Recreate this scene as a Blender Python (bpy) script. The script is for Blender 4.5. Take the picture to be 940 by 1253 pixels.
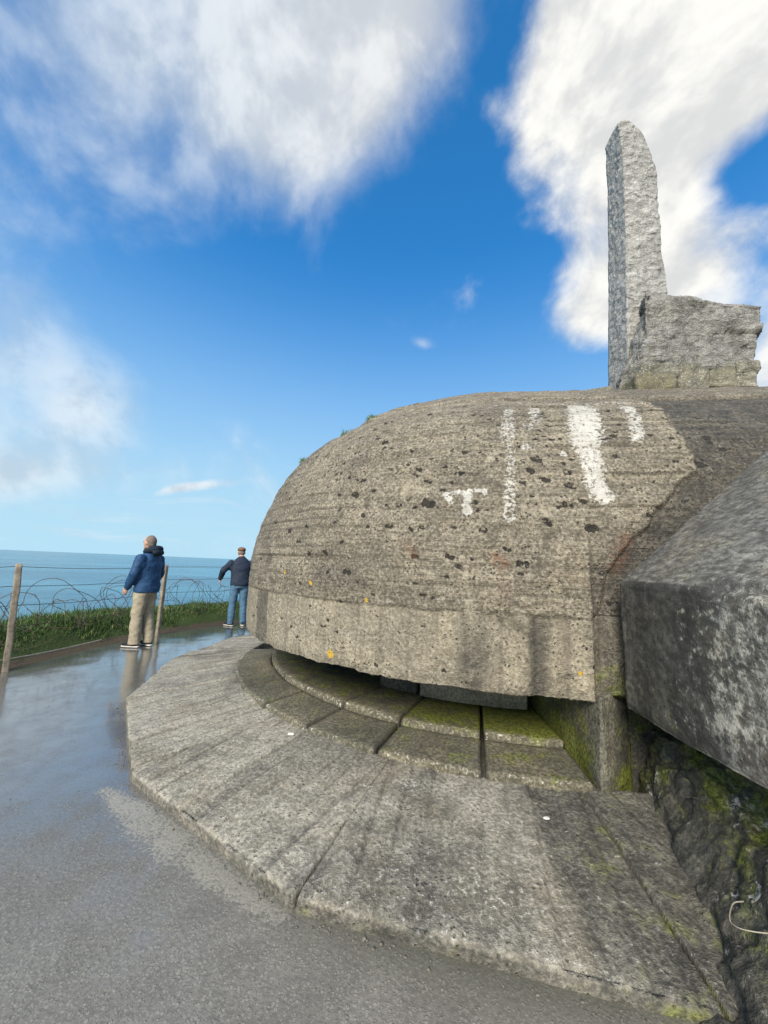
import bpy, math, random
import numpy as np
from mathutils import Matrix, Vector
random.seed(7); RNG = np.random.default_rng(7)
R = math.radians
scene = bpy.context.scene
for o in list(bpy.data.objects): bpy.data.objects.remove(o)

# ------------------------------------------------------------------ camera
F, PW, PH, EYE = 460.0, 940, 1253, 1.5
ROLL, PITCH = R(2.34), R(8.012)
_f = np.array([0, math.cos(PITCH), math.sin(PITCH)]); _u0 = np.array([0, -math.sin(PITCH), math.cos(PITCH)]); _r0 = np.array([1., 0, 0])
_r = math.cos(ROLL)*_r0 + math.sin(ROLL)*_u0
_u = -math.sin(ROLL)*_r0 + math.cos(ROLL)*_u0
CAM = np.array([0, 0, EYE])
cam = bpy.data.cameras.new('camera'); camo = bpy.data.objects.new('camera', cam)
scene.collection.objects.link(camo); scene.camera = camo
cam.sensor_fit = 'VERTICAL'; cam.sensor_height = 36; cam.lens = F/PH*36
cam.clip_start = 0.02; cam.clip_end = 90000
camo.matrix_world = Matrix(((_r[0], _u[0], -_f[0], CAM[0]), (_r[1], _u[1], -_f[1], CAM[1]), (_r[2], _u[2], -_f[2], CAM[2]), (0, 0, 0, 1)))
scene.render.resolution_x = 768; scene.render.resolution_y = 1024

def ray(x, y): return _f + _r*(x-PW/2)/F + _u*(PH/2-y)/F
def onz(x, y, z=0.0): d = ray(x, y); return CAM + d*((z-EYE)/d[2])
def ony(x, y, Y): d = ray(x, y); return CAM + d*(Y/d[1])
def project(P):
    v = P - CAM; k = v @ _f; k = np.where(k < .05, 1e-9, k)
    return np.stack([PW/2 + F*(v @ _r)/k, PH/2 - F*(v @ _u)/k], -1)

# ------------------------------------------------------------------ light and exposure
SUN_AZ, SUN_EL = R(200), R(34)      # azimuth from +Y towards +X: behind the camera on the left, veiled by cloud
EXPOSURE, SKY_STRENGTH = 1.2, 0.060
scene.view_settings.view_transform = 'Standard'; scene.view_settings.look = 'None'
scene.view_settings.gamma = 1; scene.view_settings.exposure = EXPOSURE
scene.view_settings.use_curve_mapping = False
scene.render.engine = 'CYCLES'

class NT:
    """small helper to write node trees as expressions"""
    def __init__(s, tree): s.t = tree; s.n = tree.nodes; s.l = tree.links
    def new(s, typ, ins=None, **kw):
        n = s.n.new(typ)
        for k, v in kw.items(): setattr(n, k, v)
        for k, v in (ins or {}).items(): s.put(n.inputs[k], v)
        return n
    def put(s, sock, v):
        if v is None: return
        if isinstance(v, bpy.types.NodeSocket): s.l.new(v, sock)
        else:
            if sock.type == 'RGBA' and len(v) == 3: v = (*v, 1)
            sock.default_value = v
    def m(s, op, a, b=None, c=None, clamp=False):
        n = s.n.new('ShaderNodeMath'); n.operation = op; n.use_clamp = clamp
        for i, v in enumerate((a, b, c)):
            if v is not None: s.put(n.inputs[i], v)
        return n.outputs[0]
    def vm(s, op, a, b=None):
        n = s.n.new('ShaderNodeVectorMath'); n.operation = op
        s.put(n.inputs[0], a)
        if b is not None: s.put(n.inputs[1], b)
        return n.outputs['Value'] if op in ('DOT_PRODUCT', 'LENGTH', 'DISTANCE') else n.outputs[0]
    def mix(s, fac, a, b, blend='MIX'):
        n = s.n.new('ShaderNodeMix'); n.data_type = 'RGBA'; n.blend_type = blend; n.clamp_factor = True
        s.put(n.inputs['Factor'], fac)
        for k, v in ((6, a), (7, b)): s.put(n.inputs[k], v)
        return n.outputs[2]
    def noise(s, vec, scale, detail=4, rough=.55, dist=0.0, out='Fac'):
        n = s.new('ShaderNodeTexNoise', {'Vector': vec, 'Scale': scale, 'Detail': detail, 'Roughness': rough, 'Distortion': dist})
        return n.outputs[out]
    def vor(s, vec, scale, feature='F1', out='Distance', rnd=1.0):
        n = s.n.new('ShaderNodeTexVoronoi'); n.feature = feature
        s.put(n.inputs['Vector'], vec); s.put(n.inputs['Scale'], scale); s.put(n.inputs['Randomness'], rnd)
        return n.outputs[out]
    def step(s, x, lo, hi, a=0.0, b=1.0):
        n = s.n.new('ShaderNodeMapRange'); n.interpolation_type = 'SMOOTHSTEP'
        for k, v in zip(('Value', 'From Min', 'From Max', 'To Min', 'To Max'), (x, lo, hi, a, b)): s.put(n.inputs[k], v)
        return n.outputs[0]
    def scale(s, vec, xyz):
        return s.new('ShaderNodeMapping', {'Vector': vec, 'Scale': xyz}).outputs[0]
    def attr(s, name): return s.new('ShaderNodeAttribute', attribute_name=name).outputs['Fac']
    def bump(s, h, strength=.5, dist=.01, normal=None):
        return s.new('ShaderNodeBump', {'Height': h, 'Strength': strength, 'Distance': dist, 'Normal': normal}).outputs[0]

world = bpy.data.worlds.new('World'); scene.world = world; world.use_nodes = True
world.cycles.sampling_method = 'MANUAL'; world.cycles.sample_map_resolution = 512
def build_world():
    sdir = (math.sin(SUN_AZ), math.cos(SUN_AZ))
    t = world.node_tree; t.nodes.clear(); N = NT(t)
    D = N.new('ShaderNodeTexCoord').outputs['Generated']
    sky = N.n.new('ShaderNodeTexSky'); sky.sky_type = 'NISHITA'; sky.sun_disc = False
    sky.sun_elevation = SUN_EL; sky.sun_rotation = SUN_AZ
    sky.air_density = 1.0; sky.dust_density = 0.6; sky.ozone_density = 2.5; sky.altitude = 30
    dn = N.vm('NORMALIZE', D); up = N.new('ShaderNodeSeparateXYZ', {'Vector': dn}).outputs[2]
    hs = N.new('ShaderNodeHueSaturation', {'Saturation': 1.35, 'Value': 1.0, 'Color': sky.outputs[0]}).outputs[0]
    k = 2.0**-EXPOSURE/SKY_STRENGTH                        # sea air: pale blue veil low over the horizon, all round
    hs = N.mix(N.step(up, .0, 1.0, .92, .30), hs, tuple(c*k for c in (.045, .36, .96)))
    hs = N.mix(N.step(up, .0, .70, .95, 0), hs, tuple(c*k for c in (.50, .78, .93)))
    warp = N.noise(dn, 2.0, 2, .5, out='Color')
    wv = N.vm('ADD', dn, N.vm('MULTIPLY', N.vm('SUBTRACT', warp, (.5, .5, .5)), (.20, .20, .20)))
    big = N.noise(wv, 2.8, 4, .55)
    fine = N.noise(N.vm('ADD', wv, (4.1, 1.7, 8.2)), 6.5, 7, .60)
    lit = N.noise(N.vm('ADD', wv, (4.1+.03*sdir[0], 1.7+.03*sdir[1], 8.2+.05)), 6.5, 4, .60)       # the same cloud a little towards the light
    def blob(px, py, sx, sy, rot, wgt):
        c = ray(px, py); c = c/np.linalg.norm(c)
        ex = ray(px+10, py); ex = ex/np.linalg.norm(ex) - c; ex = ex - c*(ex @ c); ex /= np.linalg.norm(ex)
        ey = np.cross(c, ex)
        e1 = ex*math.cos(rot) + ey*math.sin(rot); e2 = -ex*math.sin(rot) + ey*math.cos(rot)
        a = N.m('DIVIDE', N.vm('DOT_PRODUCT', wv, tuple(e1)), sx); b = N.m('DIVIDE', N.vm('DOT_PRODUCT', wv, tuple(e2)), sy)
        q = N.m('ADD', N.m('MULTIPLY', a, a), N.m('MULTIPLY', b, b))
        g = N.m('POWER', 2.718, N.m('MULTIPLY', q, -1.0))
        front = N.step(N.vm('DOT_PRODUCT', wv, tuple(c)), .2, .5)
        return N.m('MULTIPLY', N.m('MULTIPLY', g, front), wgt)
    def total(L):
        s = L[0]
        for x in L[1:]: s = N.m('ADD', s, x)
        return s
    soft = total([blob(*a) for a in SOFT_CLOUDS]); crisp = total([blob(*a) for a in CRISP_CLOUDS])
    noi = N.m('ADD', N.m('MULTIPLY', N.m('SUBTRACT', big, .5), 1.5), N.m('MULTIPLY', N.m('SUBTRACT', fine, .5), .7))
    sm = N.step(N.m('ADD', soft, N.m('MULTIPLY', noi, 1.0)), .18, 1.12)
    cm = N.step(N.m('ADD', crisp, N.m('MULTIPLY', noi, 1.45)), .34, .95)
    # the rest of the sky: scattered cloud of the same kind
    far = N.step(N.vm('DOT_PRODUCT', dn, tuple(_f)), .55, .2)
    rest = N.m('MULTIPLY', N.m('MULTIPLY', N.step(big, .47, .66), far), N.step(up, -.02, .12))
    thin = N.m('MULTIPLY', N.step(N.noise(N.scale(wv, (1, 1, 5)), 3.0, 6, .6), .50, .80), N.step(up, .55, .02))
    low = N.m('MULTIPLY', N.step(N.noise(N.scale(wv, (1, 1, 11)), 3.2, 6, .55), .48, .72), N.m('MULTIPLY', N.step(up, .24, .04), N.step(up, .0, .03)))
    mask = N.m('MAXIMUM', N.m('MAXIMUM', N.m('MULTIPLY', sm, .86), cm), rest)
    mask = N.m('MAXIMUM', mask, N.m('MULTIPLY', thin, .22)); mask = N.m('MAXIMUM', mask, N.m('MULTIPLY', low, .45))
    shade = N.step(N.m('ADD', N.m('MULTIPLY', N.m('SUBTRACT', fine, lit), 2.2), N.m('ADD', N.m('MULTIPLY', fine, .5), N.m('MULTIPLY', big, .5))), .12, .80)
    sunward = N.step(N.vm('DOT_PRODUCT', dn, tuple(ray(800, 120)/np.linalg.norm(ray(800, 120)))), .55, 1.0)
    cool = N.mix(shade, (.47, .55, .63), (.68, .75, .80)); warm = N.mix(shade, (.62, .63, .63), (.86, .85, .81))
    cc = N.mix(sunward, cool, warm)
    b1 = N.new('ShaderNodeBackground', {'Color': hs, 'Strength': SKY_STRENGTH}); b2 = N.new('ShaderNodeBackground', {'Color': cc, 'Strength': CLOUD_STRENGTH})
    mx = N.new('ShaderNodeMixShader', {0: mask, 1: b1.outputs[0], 2: b2.outputs[0]})
    N.l.new(mx.outputs[0], N.new('ShaderNodeOutputWorld').inputs[0])
CLOUD_STRENGTH = 0.52
SOFT_CLOUDS = [(120, 30, .50, .19, -.22, .74), (320, 85, .30, .15, -.5, .62), (400, 165, .16, .10, -.7, .60), (480, 50, .20, .11, -.9, .42), (200, 128, .10, .05, -.5, -.30),
               (35, 470, .17, .13, -.4, .46), (115, 515, .13, .06, -.7, .36), (0, 520, .34, .22, 0, .32), (10, 590, .22, .05, 0, .45), (525, 428, .030, .014, 0, .40)]
CRISP_CLOUDS = [(815, 100, .23, .20, .1, .86), (785, 280, .14, .20, .3, .80), (865, 325, .10, .12, .3, .70), (745, 390, .08, .075, 0, .60), (815, 400, .09, .08, 0, .5), (938, 440, .05, .11, 0, .9),
                (910, 10, .25, .13, 0, .7), (918, 232, .06, .05, 0, -.62), (700, 40, .06, .12, -.3, .6), (225, 610, .10, .014, -.12, .66)]
build_world()

sun = bpy.data.lights.new('sun', 'SUN'); suno = bpy.data.objects.new('sun', sun); scene.collection.objects.link(suno)
sun.energy = 2.6; sun.angle = R(26); sun.color = (1.0, .92, .79)
sd = Vector((math.sin(SUN_AZ)*math.cos(SUN_EL), math.cos(SUN_AZ)*math.cos(SUN_EL), math.sin(SUN_EL)))
suno.rotation_euler = sd.to_track_quat('Z', 'Y').to_euler(); suno.location = (20, 5, 30)

# ------------------------------------------------------------------ numeric noise
def _hash(i, j, k, seed):
    h = (i*374761393 + j*668265263 + k*2147483647 + seed*974634777) & 0xFFFFFFFF
    h = ((h ^ (h >> 13))*1274126177) & 0xFFFFFFFF
    return ((h ^ (h >> 16)) & 0xFFFFFF)/float(0xFFFFFF)
def vnoise(P, seed=0):
    P = np.asarray(P, float); I = np.floor(P).astype(np.int64); f = P - I; f = f*f*(3-2*f); o = 0
    for a in (0, 1):
        for b in (0, 1):
            for c in (0, 1):
                w = (f[..., 0] if a else 1-f[..., 0])*(f[..., 1] if b else 1-f[..., 1])*(f[..., 2] if c else 1-f[..., 2])
                o = o + w*_hash(I[..., 0]+a, I[..., 1]+b, I[..., 2]+c, seed)
    return o
def fbm(P, scale, octv=4, seed=0, gain=.5):
    P = np.asarray(P, float)*scale; o = 0; amp = 1; tot = 0
    for i in range(octv):
        o = o + amp*(vnoise(P, seed+i)*2-1); tot += amp; amp *= gain; P = P*2.03 + 3.7
    return o/tot
def sstep(x, a, b): t = np.clip((x-a)/(b-a), 0, 1); return t*t*(3-2*t)

# ------------------------------------------------------------------ mesh helpers
COL = scene.collection
def origin(parent):
    while parent is not None and parent.parent is not None: parent = parent.parent
    return np.array(parent.location) if parent is not None else np.zeros(3)
def mesh_data(name, V, Q, attrs=None, uv=None, smooth=True):
    V = np.asarray(V, np.float32); me = bpy.data.meshes.new(name)
    if isinstance(Q, np.ndarray):
        n, k = Q.shape
        me.vertices.add(len(V)); me.vertices.foreach_set('co', V.ravel())
        me.loops.add(n*k); me.loops.foreach_set('vertex_index', Q.astype(np.int32).ravel())
        me.polygons.add(n); me.polygons.foreach_set('loop_start', np.arange(0, n*k, k, dtype=np.int32))
        me.polygons.foreach_set('loop_total', np.full(n, k, np.int32))
    else: me.from_pydata(V.tolist(), [], Q)
    me.update(calc_edges=True); me.validate()
    for a, val in (attrs or {}).items():
        at = me.attributes.new(a, 'FLOAT', 'POINT'); at.data.foreach_set('value', np.asarray(val, np.float32).ravel())
    me.polygons.foreach_set('use_smooth', np.full(len(me.polygons), smooth)); me.update()
    return me
def add(name, V, Q, mat, parent=None, attrs=None, smooth=True, label=None, cat=None, group=None, kind=None):
    V = np.asarray(V, float) - origin(parent)
    o = bpy.data.objects.new(name, mesh_data(name, V, Q, attrs, smooth=smooth)); COL.objects.link(o)
    if mat: o.data.materials.append(mat)
    o.parent = parent
    return tag(o, label, cat, group, kind)
def tag(o, label=None, cat=None, group=None, kind=None):
    for k, v in (('label', label), ('category', cat), ('group', group), ('kind', kind)):
        if v: o[k] = v
    return o
def thing(name, loc, label, cat, group=None):
    o = bpy.data.objects.new(name, None); COL.objects.link(o); o.location = loc; o.empty_display_size = .2
    return tag(o, label, cat, group)
def grid_quads(n, m):
    i = np.arange(n*m).reshape(n, m)
    return np.stack([i[:-1, :-1], i[1:, :-1], i[1:, 1:], i[:-1, 1:]], -1).reshape(-1, 4)
def grid_normals(P):
    a = np.gradient(P, axis=0); b = np.gradient(P, axis=1); n = np.cross(a, b)
    return n/(np.linalg.norm(n, axis=-1, keepdims=True)+1e-9)
def unit_box(nx, ny, nz):
    """surface grid of the unit cube with shared corners"""
    V, Q, idx = [], [], {}
    def vid(p):
        k = tuple(round(c, 5) for c in p)
        if k not in idx: idx[k] = len(V); V.append(k)
        return idx[k]
    X, Y, Z = (np.linspace(0, 1, n+1) for n in (nx, ny, nz))
    def face(f, A, B, flip):
        for i in range(len(A)-1):
            for j in range(len(B)-1):
                q = [vid(f(A[i], B[j])), vid(f(A[i+1], B[j])), vid(f(A[i+1], B[j+1])), vid(f(A[i], B[j+1]))]
                Q.append(q[::-1] if flip else q)
    face(lambda a, b: (a, b, 1.), X, Y, False); face(lambda a, b: (a, b, 0.), X, Y, True)
    face(lambda a, b: (a, 0., b), X, Z, False); face(lambda a, b: (a, 1., b), X, Z, True)
    face(lambda a, b: (1., a, b), Y, Z, False); face(lambda a, b: (0., a, b), Y, Z, True)
    return np.array(V), np.array(Q)
def vert_normals(V, Q):
    n = np.cross(V[Q[:, 2]]-V[Q[:, 0]], V[Q[:, 3]]-V[Q[:, 1]]); N = np.zeros_like(V)
    for k in range(4): np.add.at(N, Q[:, k], n)
    return N/(np.linalg.norm(N, axis=1, keepdims=True)+1e-12)
def tri_hexa(C8, U):
    """trilinear map of unit coords U into corner array C8[x][y][z]"""
    o = 0
    for a in (0, 1):
        for b in (0, 1):
            for c in (0, 1):
                w = (U[:, 0] if a else 1-U[:, 0])*(U[:, 1] if b else 1-U[:, 1])*(U[:, 2] if c else 1-U[:, 2])
                o = o + w[:, None]*np.asarray(C8[a][b][c], float)
    return o
def rounded(U, size, rad):
    """pull unit-box surface verts in so that edges are rounded by rad (metres) for a box of given size"""
    S = np.array(size, float); P = (U-.5)*S; inner = np.maximum(S/2-rad, 1e-4)
    Cc = np.clip(P, -inner, inner); d = P-Cc; L = np.linalg.norm(d, axis=1, keepdims=True)
    P2 = np.where(L > 1e-9, Cc + d/np.maximum(L, 1e-9)*rad, P)
    return P2/S+.5
def tubes(paths, radius, sides=5):
    """list of polylines -> one tube mesh (V, Q)"""
    V, Q = [], []
    for pi, P in enumerate(paths):
        P = np.asarray(P, float); rad = radius[pi] if isinstance(radius, (list, tuple)) else radius
        T = np.gradient(P, axis=0); T /= np.linalg.norm(T, axis=1, keepdims=True)+1e-12
        ref = np.array([0, 0, 1.]) if abs(T[0][2]) < .9 else np.array([1., 0, 0]); b0 = len(V)
        for i in range(len(P)):
            a = np.cross(T[i], ref); a /= np.linalg.norm(a)+1e-12; b = np.cross(T[i], a); ref = -np.cross(T[i], a) if False else ref
            rr = rad[i] if isinstance(rad, (list, tuple, np.ndarray)) else rad
            for k in range(sides):
                t = 2*math.pi*k/sides; V.append(P[i] + (a*math.cos(t)+b*math.sin(t))*rr)
        for i in range(len(P)-1):
            for k in range(sides):
                k2 = (k+1) % sides
                Q.append([b0+i*sides+k, b0+i*sides+k2, b0+(i+1)*sides+k2, b0+(i+1)*sides+k])
    return np.array(V), np.array(Q)

# ------------------------------------------------------------------ materials
def material(name):
    m = bpy.data.materials.new(name); m.use_nodes = True; t = m.node_tree; t.nodes.clear(); N = NT(t)
    out = N.new('ShaderNodeOutputMaterial'); b = N.new('ShaderNodeBsdfPrincipled'); N.l.new(b.outputs[0], out.inputs[0])
    P = N.new('ShaderNodeTexCoord').outputs['Object']
    def done(col, rough=.9, normal=None, spec=.35):
        N.put(b.inputs['Base Color'], col); N.put(b.inputs['Roughness'], rough); N.put(b.inputs['Specular IOR Level'], spec)
        if normal is not None: N.put(b.inputs['Normal'], normal)
        return m
    return N, P, done

def concrete(name, light, dark, contrast=1.0, speck=.5, pores=.5, bump=.7, bdist=.012, wet=0.0, white=(.72, .70, .64), stretch=(1, 1, 1), lscale=19, grime=.80, strata=0.0, fleck=(1, 1, 1)):
    N, P, done = material(name)
    n1 = N.noise(P, 1.1, 4, .6, .6); n2 = N.noise(P, 7.5, 6, .68, .4); n3 = N.noise(N.scale(P, stretch), 46, 3, .65); n4 = N.noise(P, 190, 1, .5)
    f = N.m('ADD', N.m('MULTIPLY', n1, .45), N.m('MULTIPLY', n2, .55))
    col = N.mix(N.step(f, .5-.16*contrast, .5+.16*contrast) if contrast else f, dark, light)
    tint = N.noise(P, 2.6, 3, .6)
    col = N.mix(N.step(tint, .45, .75, 0, .55), col, (.27, .225, .15))                      # ochre weathering
    col = N.mix(N.step(n3, .32, .62, grime, 0), col, N.mix(.6, dark, (.03, .028, .022)))     # grime in the pores of the surface
    grain = N.step(N.m('ADD', N.m('MULTIPLY', n3, .5), N.m('MULTIPLY', n4, .5)), .53, .64)
    col = N.mix(N.m('MULTIPLY', grain, speck), col, (.62, .60, .53))                        # exposed pale aggregate
    st = None
    if strata:                                                                              # lift lines: level above, upright in the lowest band
        lo = N.attr('low'); st = N.mix(lo, N.noise(N.scale(P, (1.6, 1.6, 30)), 1.0, 5, .65, .3), N.noise(N.scale(P, (9, 9, .9)), 1.0, 5, .65, .3))
        st = N.new('ShaderNodeSeparateColor', {0: st}).outputs[0]
        pat = N.step(N.m('ADD', N.m('MULTIPLY', n1, .6), N.m('MULTIPLY', tint, .4)), .40, .60, .25, 1.0)
        col = N.mix(N.m('MULTIPLY', N.step(st, .34, .52, .60*strata, 0), pat), col, tuple(c*.45 for c in dark)); col = N.mix(N.m('MULTIPLY', N.step(st, .54, .68, 0, .40*strata), pat), col, (.47, .41, .30))
        col = N.mix(N.m('MULTIPLY', lo, .22), col, (.50, .45, .34))
        col = N.mix(N.step(N.noise(P, 3.3, 5, .72, .8), .54, .72, 0, .62), col, tuple(c*.42 for c in dark))   # grimy blotches
        col = N.mix(N.step(N.noise(N.vm('ADD', P, (7.3, 2.2, 5.1)), 4.6, 5, .72, .6), .57, .74, 0, .55), col, (.50, .45, .34))
    vd = N.vor(N.vm('ADD', P, N.vm('MULTIPLY', N.noise(P, 30, 2, out='Color'), (.02, .02, .02))), 34)
    gate = N.step(n2, .47, .60)
    pm = N.m('MULTIPLY', N.step(vd, .30, .16), gate)
    col = N.mix(N.m('MULTIPLY', pm, pores), col, (.045, .04, .033))
    gr = N.attr('groove'); col = N.mix(N.m('MULTIPLY', gr, .72), col, (.055, .05, .042))
    lum = N.noise(N.scale(P, fleck), lscale, 4, .7)
    sp = N.attr('spot'); spm = N.step(N.m('ADD', sp, N.m('MULTIPLY', N.m('SUBTRACT', lum, .5), 2.2)), .46, .66)
    col = N.mix(N.m('MULTIPLY', spm, .92), col, (.020, .018, .016))                            # black lichen and chipped pits
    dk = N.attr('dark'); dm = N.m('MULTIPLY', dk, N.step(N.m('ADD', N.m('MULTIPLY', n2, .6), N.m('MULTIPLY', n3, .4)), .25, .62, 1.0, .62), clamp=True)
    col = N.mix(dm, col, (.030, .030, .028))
    wh = N.attr('white'); wm = N.step(N.m('ADD', N.m('ADD', wh, N.m('MULTIPLY', N.m('SUBTRACT', lum, .5), 2.0)), N.m('MULTIPLY', N.m('SUBTRACT', n3, .5), 1.7)), .44, .90)
    col = N.mix(N.m('MULTIPLY', wm, N.step(N.m('ADD', N.m('MULTIPLY', n2, .5), N.m('MULTIPLY', tint, .5)), .36, .58, .45, .85)), col, N.mix(n3, white, tuple(c*.8 for c in white)))
    ms = N.attr('moss'); mm = N.step(N.m('ADD', ms, N.m('MULTIPLY', N.m('SUBTRACT', n2, .5), 2.2)), .30, .85)
    col = N.mix(N.m('MULTIPLY', mm, .9), col, N.mix(N.step(n3, .3, .7), (.045, .058, .010), (.19, .21, .030)))
    ru = N.attr('rust'); col = N.mix(N.m('MULTIPLY', N.m('MULTIPLY', ru, .55), N.step(lum, .35, .6)), col, (.16, .055, .02))
    ye = N.attr('yellow'); col = N.mix(N.step(N.m('ADD', ye, N.m('MULTIPLY', N.m('SUBTRACT', n3, .5), .8)), .45, .6), col, (.50, .33, .05))
    h = N.m('ADD', N.m('MULTIPLY', n2, 1.0), N.m('ADD', N.m('MULTIPLY', n3, .8), N.m('MULTIPLY', n4, .25)))
    if st is not None: h = N.m('ADD', h, N.m('MULTIPLY', st, 1.0*strata))
    h = N.m('SUBTRACT', h, N.m('MULTIPLY', N.m('ADD', pm, spm), .5))
    h = N.m('ADD', h, N.m('MULTIPLY', wm, .12))
    wetn = N.m('MULTIPLY', N.m('ADD', N.m('MULTIPLY', dk, .55), N.m('MULTIPLY', mm, .3)), 1.0)
    rough = N.m('SUBTRACT', .93-wet*.4, N.m('MULTIPLY', wetn, .38))
    return done(col, rough, N.bump(h, bump, bdist))

M = {}
M['dome'] = concrete('weathered_board_concrete', (.365, .318, .235), (.150, .130, .098), .80, .48, .85, 1.0, .022, strata=1.0, lscale=26)
M['apron'] = concrete('apron_concrete', (.44, .41, .335), (.19, .176, .140), .85, .42, .5, .85, .017, lscale=42, grime=.58)
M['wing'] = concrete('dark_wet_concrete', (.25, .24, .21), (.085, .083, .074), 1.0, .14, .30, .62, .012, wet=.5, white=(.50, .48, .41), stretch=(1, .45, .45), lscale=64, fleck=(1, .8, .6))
M['slab'] = concrete('mossy_slab_concrete', (.175, .162, .112), (.080, .075, .050), .9, .20, .45, .8, .010, wet=.2, lscale=34)
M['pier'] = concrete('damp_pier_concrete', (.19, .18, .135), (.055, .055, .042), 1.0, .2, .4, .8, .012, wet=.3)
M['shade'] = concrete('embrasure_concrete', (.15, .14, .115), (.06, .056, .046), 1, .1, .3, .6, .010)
M['lintel'] = concrete('pale_lintel_concrete', (.50, .44, .34), (.32, .28, .21), 1, .2, .2, .5, .008)

def granite(name, light, dark, bd, chip):
    N, P, done = material(name)
    n1 = N.noise(P, 2.0, 4, .6); n2 = N.noise(P, 9, 6, .7, .4); n3 = N.noise(P, 60, 3, .6)
    wp = N.vm('ADD', P, N.vm('MULTIPLY', N.noise(P, 5, 3, out='Color'), (.16, .16, .16)))
    rid = N.vor(wp, chip, 'SMOOTH_F1'); cut = N.vor(N.scale(wp, (1, 1, 1.5)), chip*.45)
    rg = N.m('ABSOLUTE', N.m('SUBTRACT', N.noise(N.scale(P, (1, 1, 1.8)), 4.2, 5, .62, .5), .5))          # split faces: ridges and hollows
    col = N.mix(N.step(N.m('ADD', N.m('MULTIPLY', n1, .4), N.m('MULTIPLY', n2, .6)), .38, .62), dark, light)
    col = N.mix(N.step(rg, .045, .0, 0, .40), col, tuple(c*.35 for c in dark)); col = N.mix(N.step(rid, .30, .55, 0, .30), col, tuple(c*.5 for c in dark))
    col = N.mix(N.step(n3, .35, .62, .24, 0), col, (.05, .05, .052)); col = N.mix(N.step(n3, .54, .70, 0, .5), col, (.70, .69, .66))
    ms = N.attr('moss'); col = N.mix(N.step(N.m('ADD', ms, N.m('MULTIPLY', N.m('SUBTRACT', n2, .5), 1.2)), .3, .9, 0, .8), col, (.17, .15, .075))
    col = N.mix(N.step(N.noise(P, 3.1, 5, .7, .7), .56, .70, 0, .22), col, (.22, .20, .14))                # lichen and water stains
    h = N.m('ADD', N.m('MULTIPLY', n2, .9), N.m('ADD', N.m('MULTIPLY', rid, -.8), N.m('ADD', N.m('MULTIPLY', rg, 1.4), N.m('ADD', N.m('MULTIPLY', n3, .2), N.m('MULTIPLY', cut, .5)))))
    return done(col, .85, N.bump(h, 1.0, bd))
M['granite'] = granite('rough_granite', (.55, .535, .50), (.34, .335, .31), .05, 13)
M['granite2'] = granite('split_granite', (.50, .48, .435), (.26, .25, .22), .10, 6)
M['stone'] = granite('mortared_stone', (.32, .30, .235), (.13, .125, .09), .03, 10)

def asphalt():
    N, P, done = material('wet_aggregate_path')
    n1 = N.noise(P, .7, 5, .6); n2 = N.noise(P, 5, 8, .65, .4); n3 = N.noise(P, 55, 4, .6); n4 = N.noise(P, 210, 2, .6)
    vd = N.vor(P, 75); vc = N.vor(P, 75, out='Color'); vr = N.new('ShaderNodeSeparateColor', {0: vc}).outputs[0]
    vb = N.vor(P, 140); vbr = N.new('ShaderNodeSeparateColor', {0: N.vor(P, 140, out='Color')}).outputs[0]
    col = N.mix(N.step(N.m('ADD', N.m('MULTIPLY', n1, .4), N.m('MULTIPLY', n2, .6)), .35, .65), (.170, .160, .138), (.245, .232, .200))
    col = N.mix(N.step(n3, .35, .62, .40, 0), col, (.085, .08, .07))
    chip = N.m('MULTIPLY', N.step(vd, .48, .36), N.step(vr, .62, .68)); chip2 = N.m('MULTIPLY', N.step(vb, .48, .38), N.step(vbr, .55, .62))
    col = N.mix(N.m('MULTIPLY', chip, .20), col, (.44, .42, .37)); col = N.mix(N.m('MULTIPLY', chip2, .24), col, (.40, .38, .33))
    dry = N.attr('dry'); dm = N.step(N.m('ADD', N.m('ADD', dry, N.m('MULTIPLY', N.m('SUBTRACT', n2, .5), 1.6)), N.m('MULTIPLY', N.m('SUBTRACT', n3, .5), 1.8)), .36, .95)
    col = N.mix(N.m('MULTIPLY', dm, .62), col, (.40, .375, .31))
    dirt = N.attr('dirt'); tm = N.step(N.m('ADD', dirt, N.m('MULTIPLY', N.m('SUBTRACT', n2, .5), 1.0)), .35, .75)
    col = N.mix(N.m('MULTIPLY', tm, .85), col, (.145, .12, .082))
    gr = N.attr('grime'); col = N.mix(N.m('MULTIPLY', gr, N.step(n2, .3, .6, .6, 1)), col, (.06, .062, .04))
    wet = N.attr('wet'); pud = N.step(N.m('ADD', wet, N.m('ADD', N.m('MULTIPLY', N.m('SUBTRACT', n1, .5), .9), N.m('MULTIPLY', N.m('SUBTRACT', n2, .5), .8))), .36, .98)
    pud = N.m('MULTIPLY', pud, N.m('SUBTRACT', 1, N.m('MULTIPLY', dm, .8)))
    col = N.mix(N.m('MULTIPLY', pud, .50), col, (.06, .058, .054))
    rough = N.m('ADD', N.m('MULTIPLY', N.m('SUBTRACT', 1, pud), .34), .08); rough = N.m('ADD', rough, N.m('MULTIPLY', dm, .22))
    h = N.m('ADD', N.m('MULTIPLY', n3, .7), N.m('ADD', N.m('MULTIPLY', chip, .35), N.m('MULTIPLY', n4, .35)))
    h = N.m('MULTIPLY', h, N.m('SUBTRACT', 1, N.m('MULTIPLY', pud, .80)))
    nb = N.bump(N.m('ADD', h, N.m('MULTIPLY', n2, .35)), .55, .009)
    bs = [n for n in N.n if n.type == 'BSDF_PRINCIPLED'][0]; N.put(bs.inputs['Coat Weight'], N.m('MULTIPLY', pud, 1.0)); bs.inputs['Coat Roughness'].default_value = .11; bs.inputs['Coat IOR'].default_value = 1.75
    return done(col, rough, nb, N.m('ADD', .4, N.m('MULTIPLY', pud, .6)))
M['path'] = asphalt()

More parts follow.
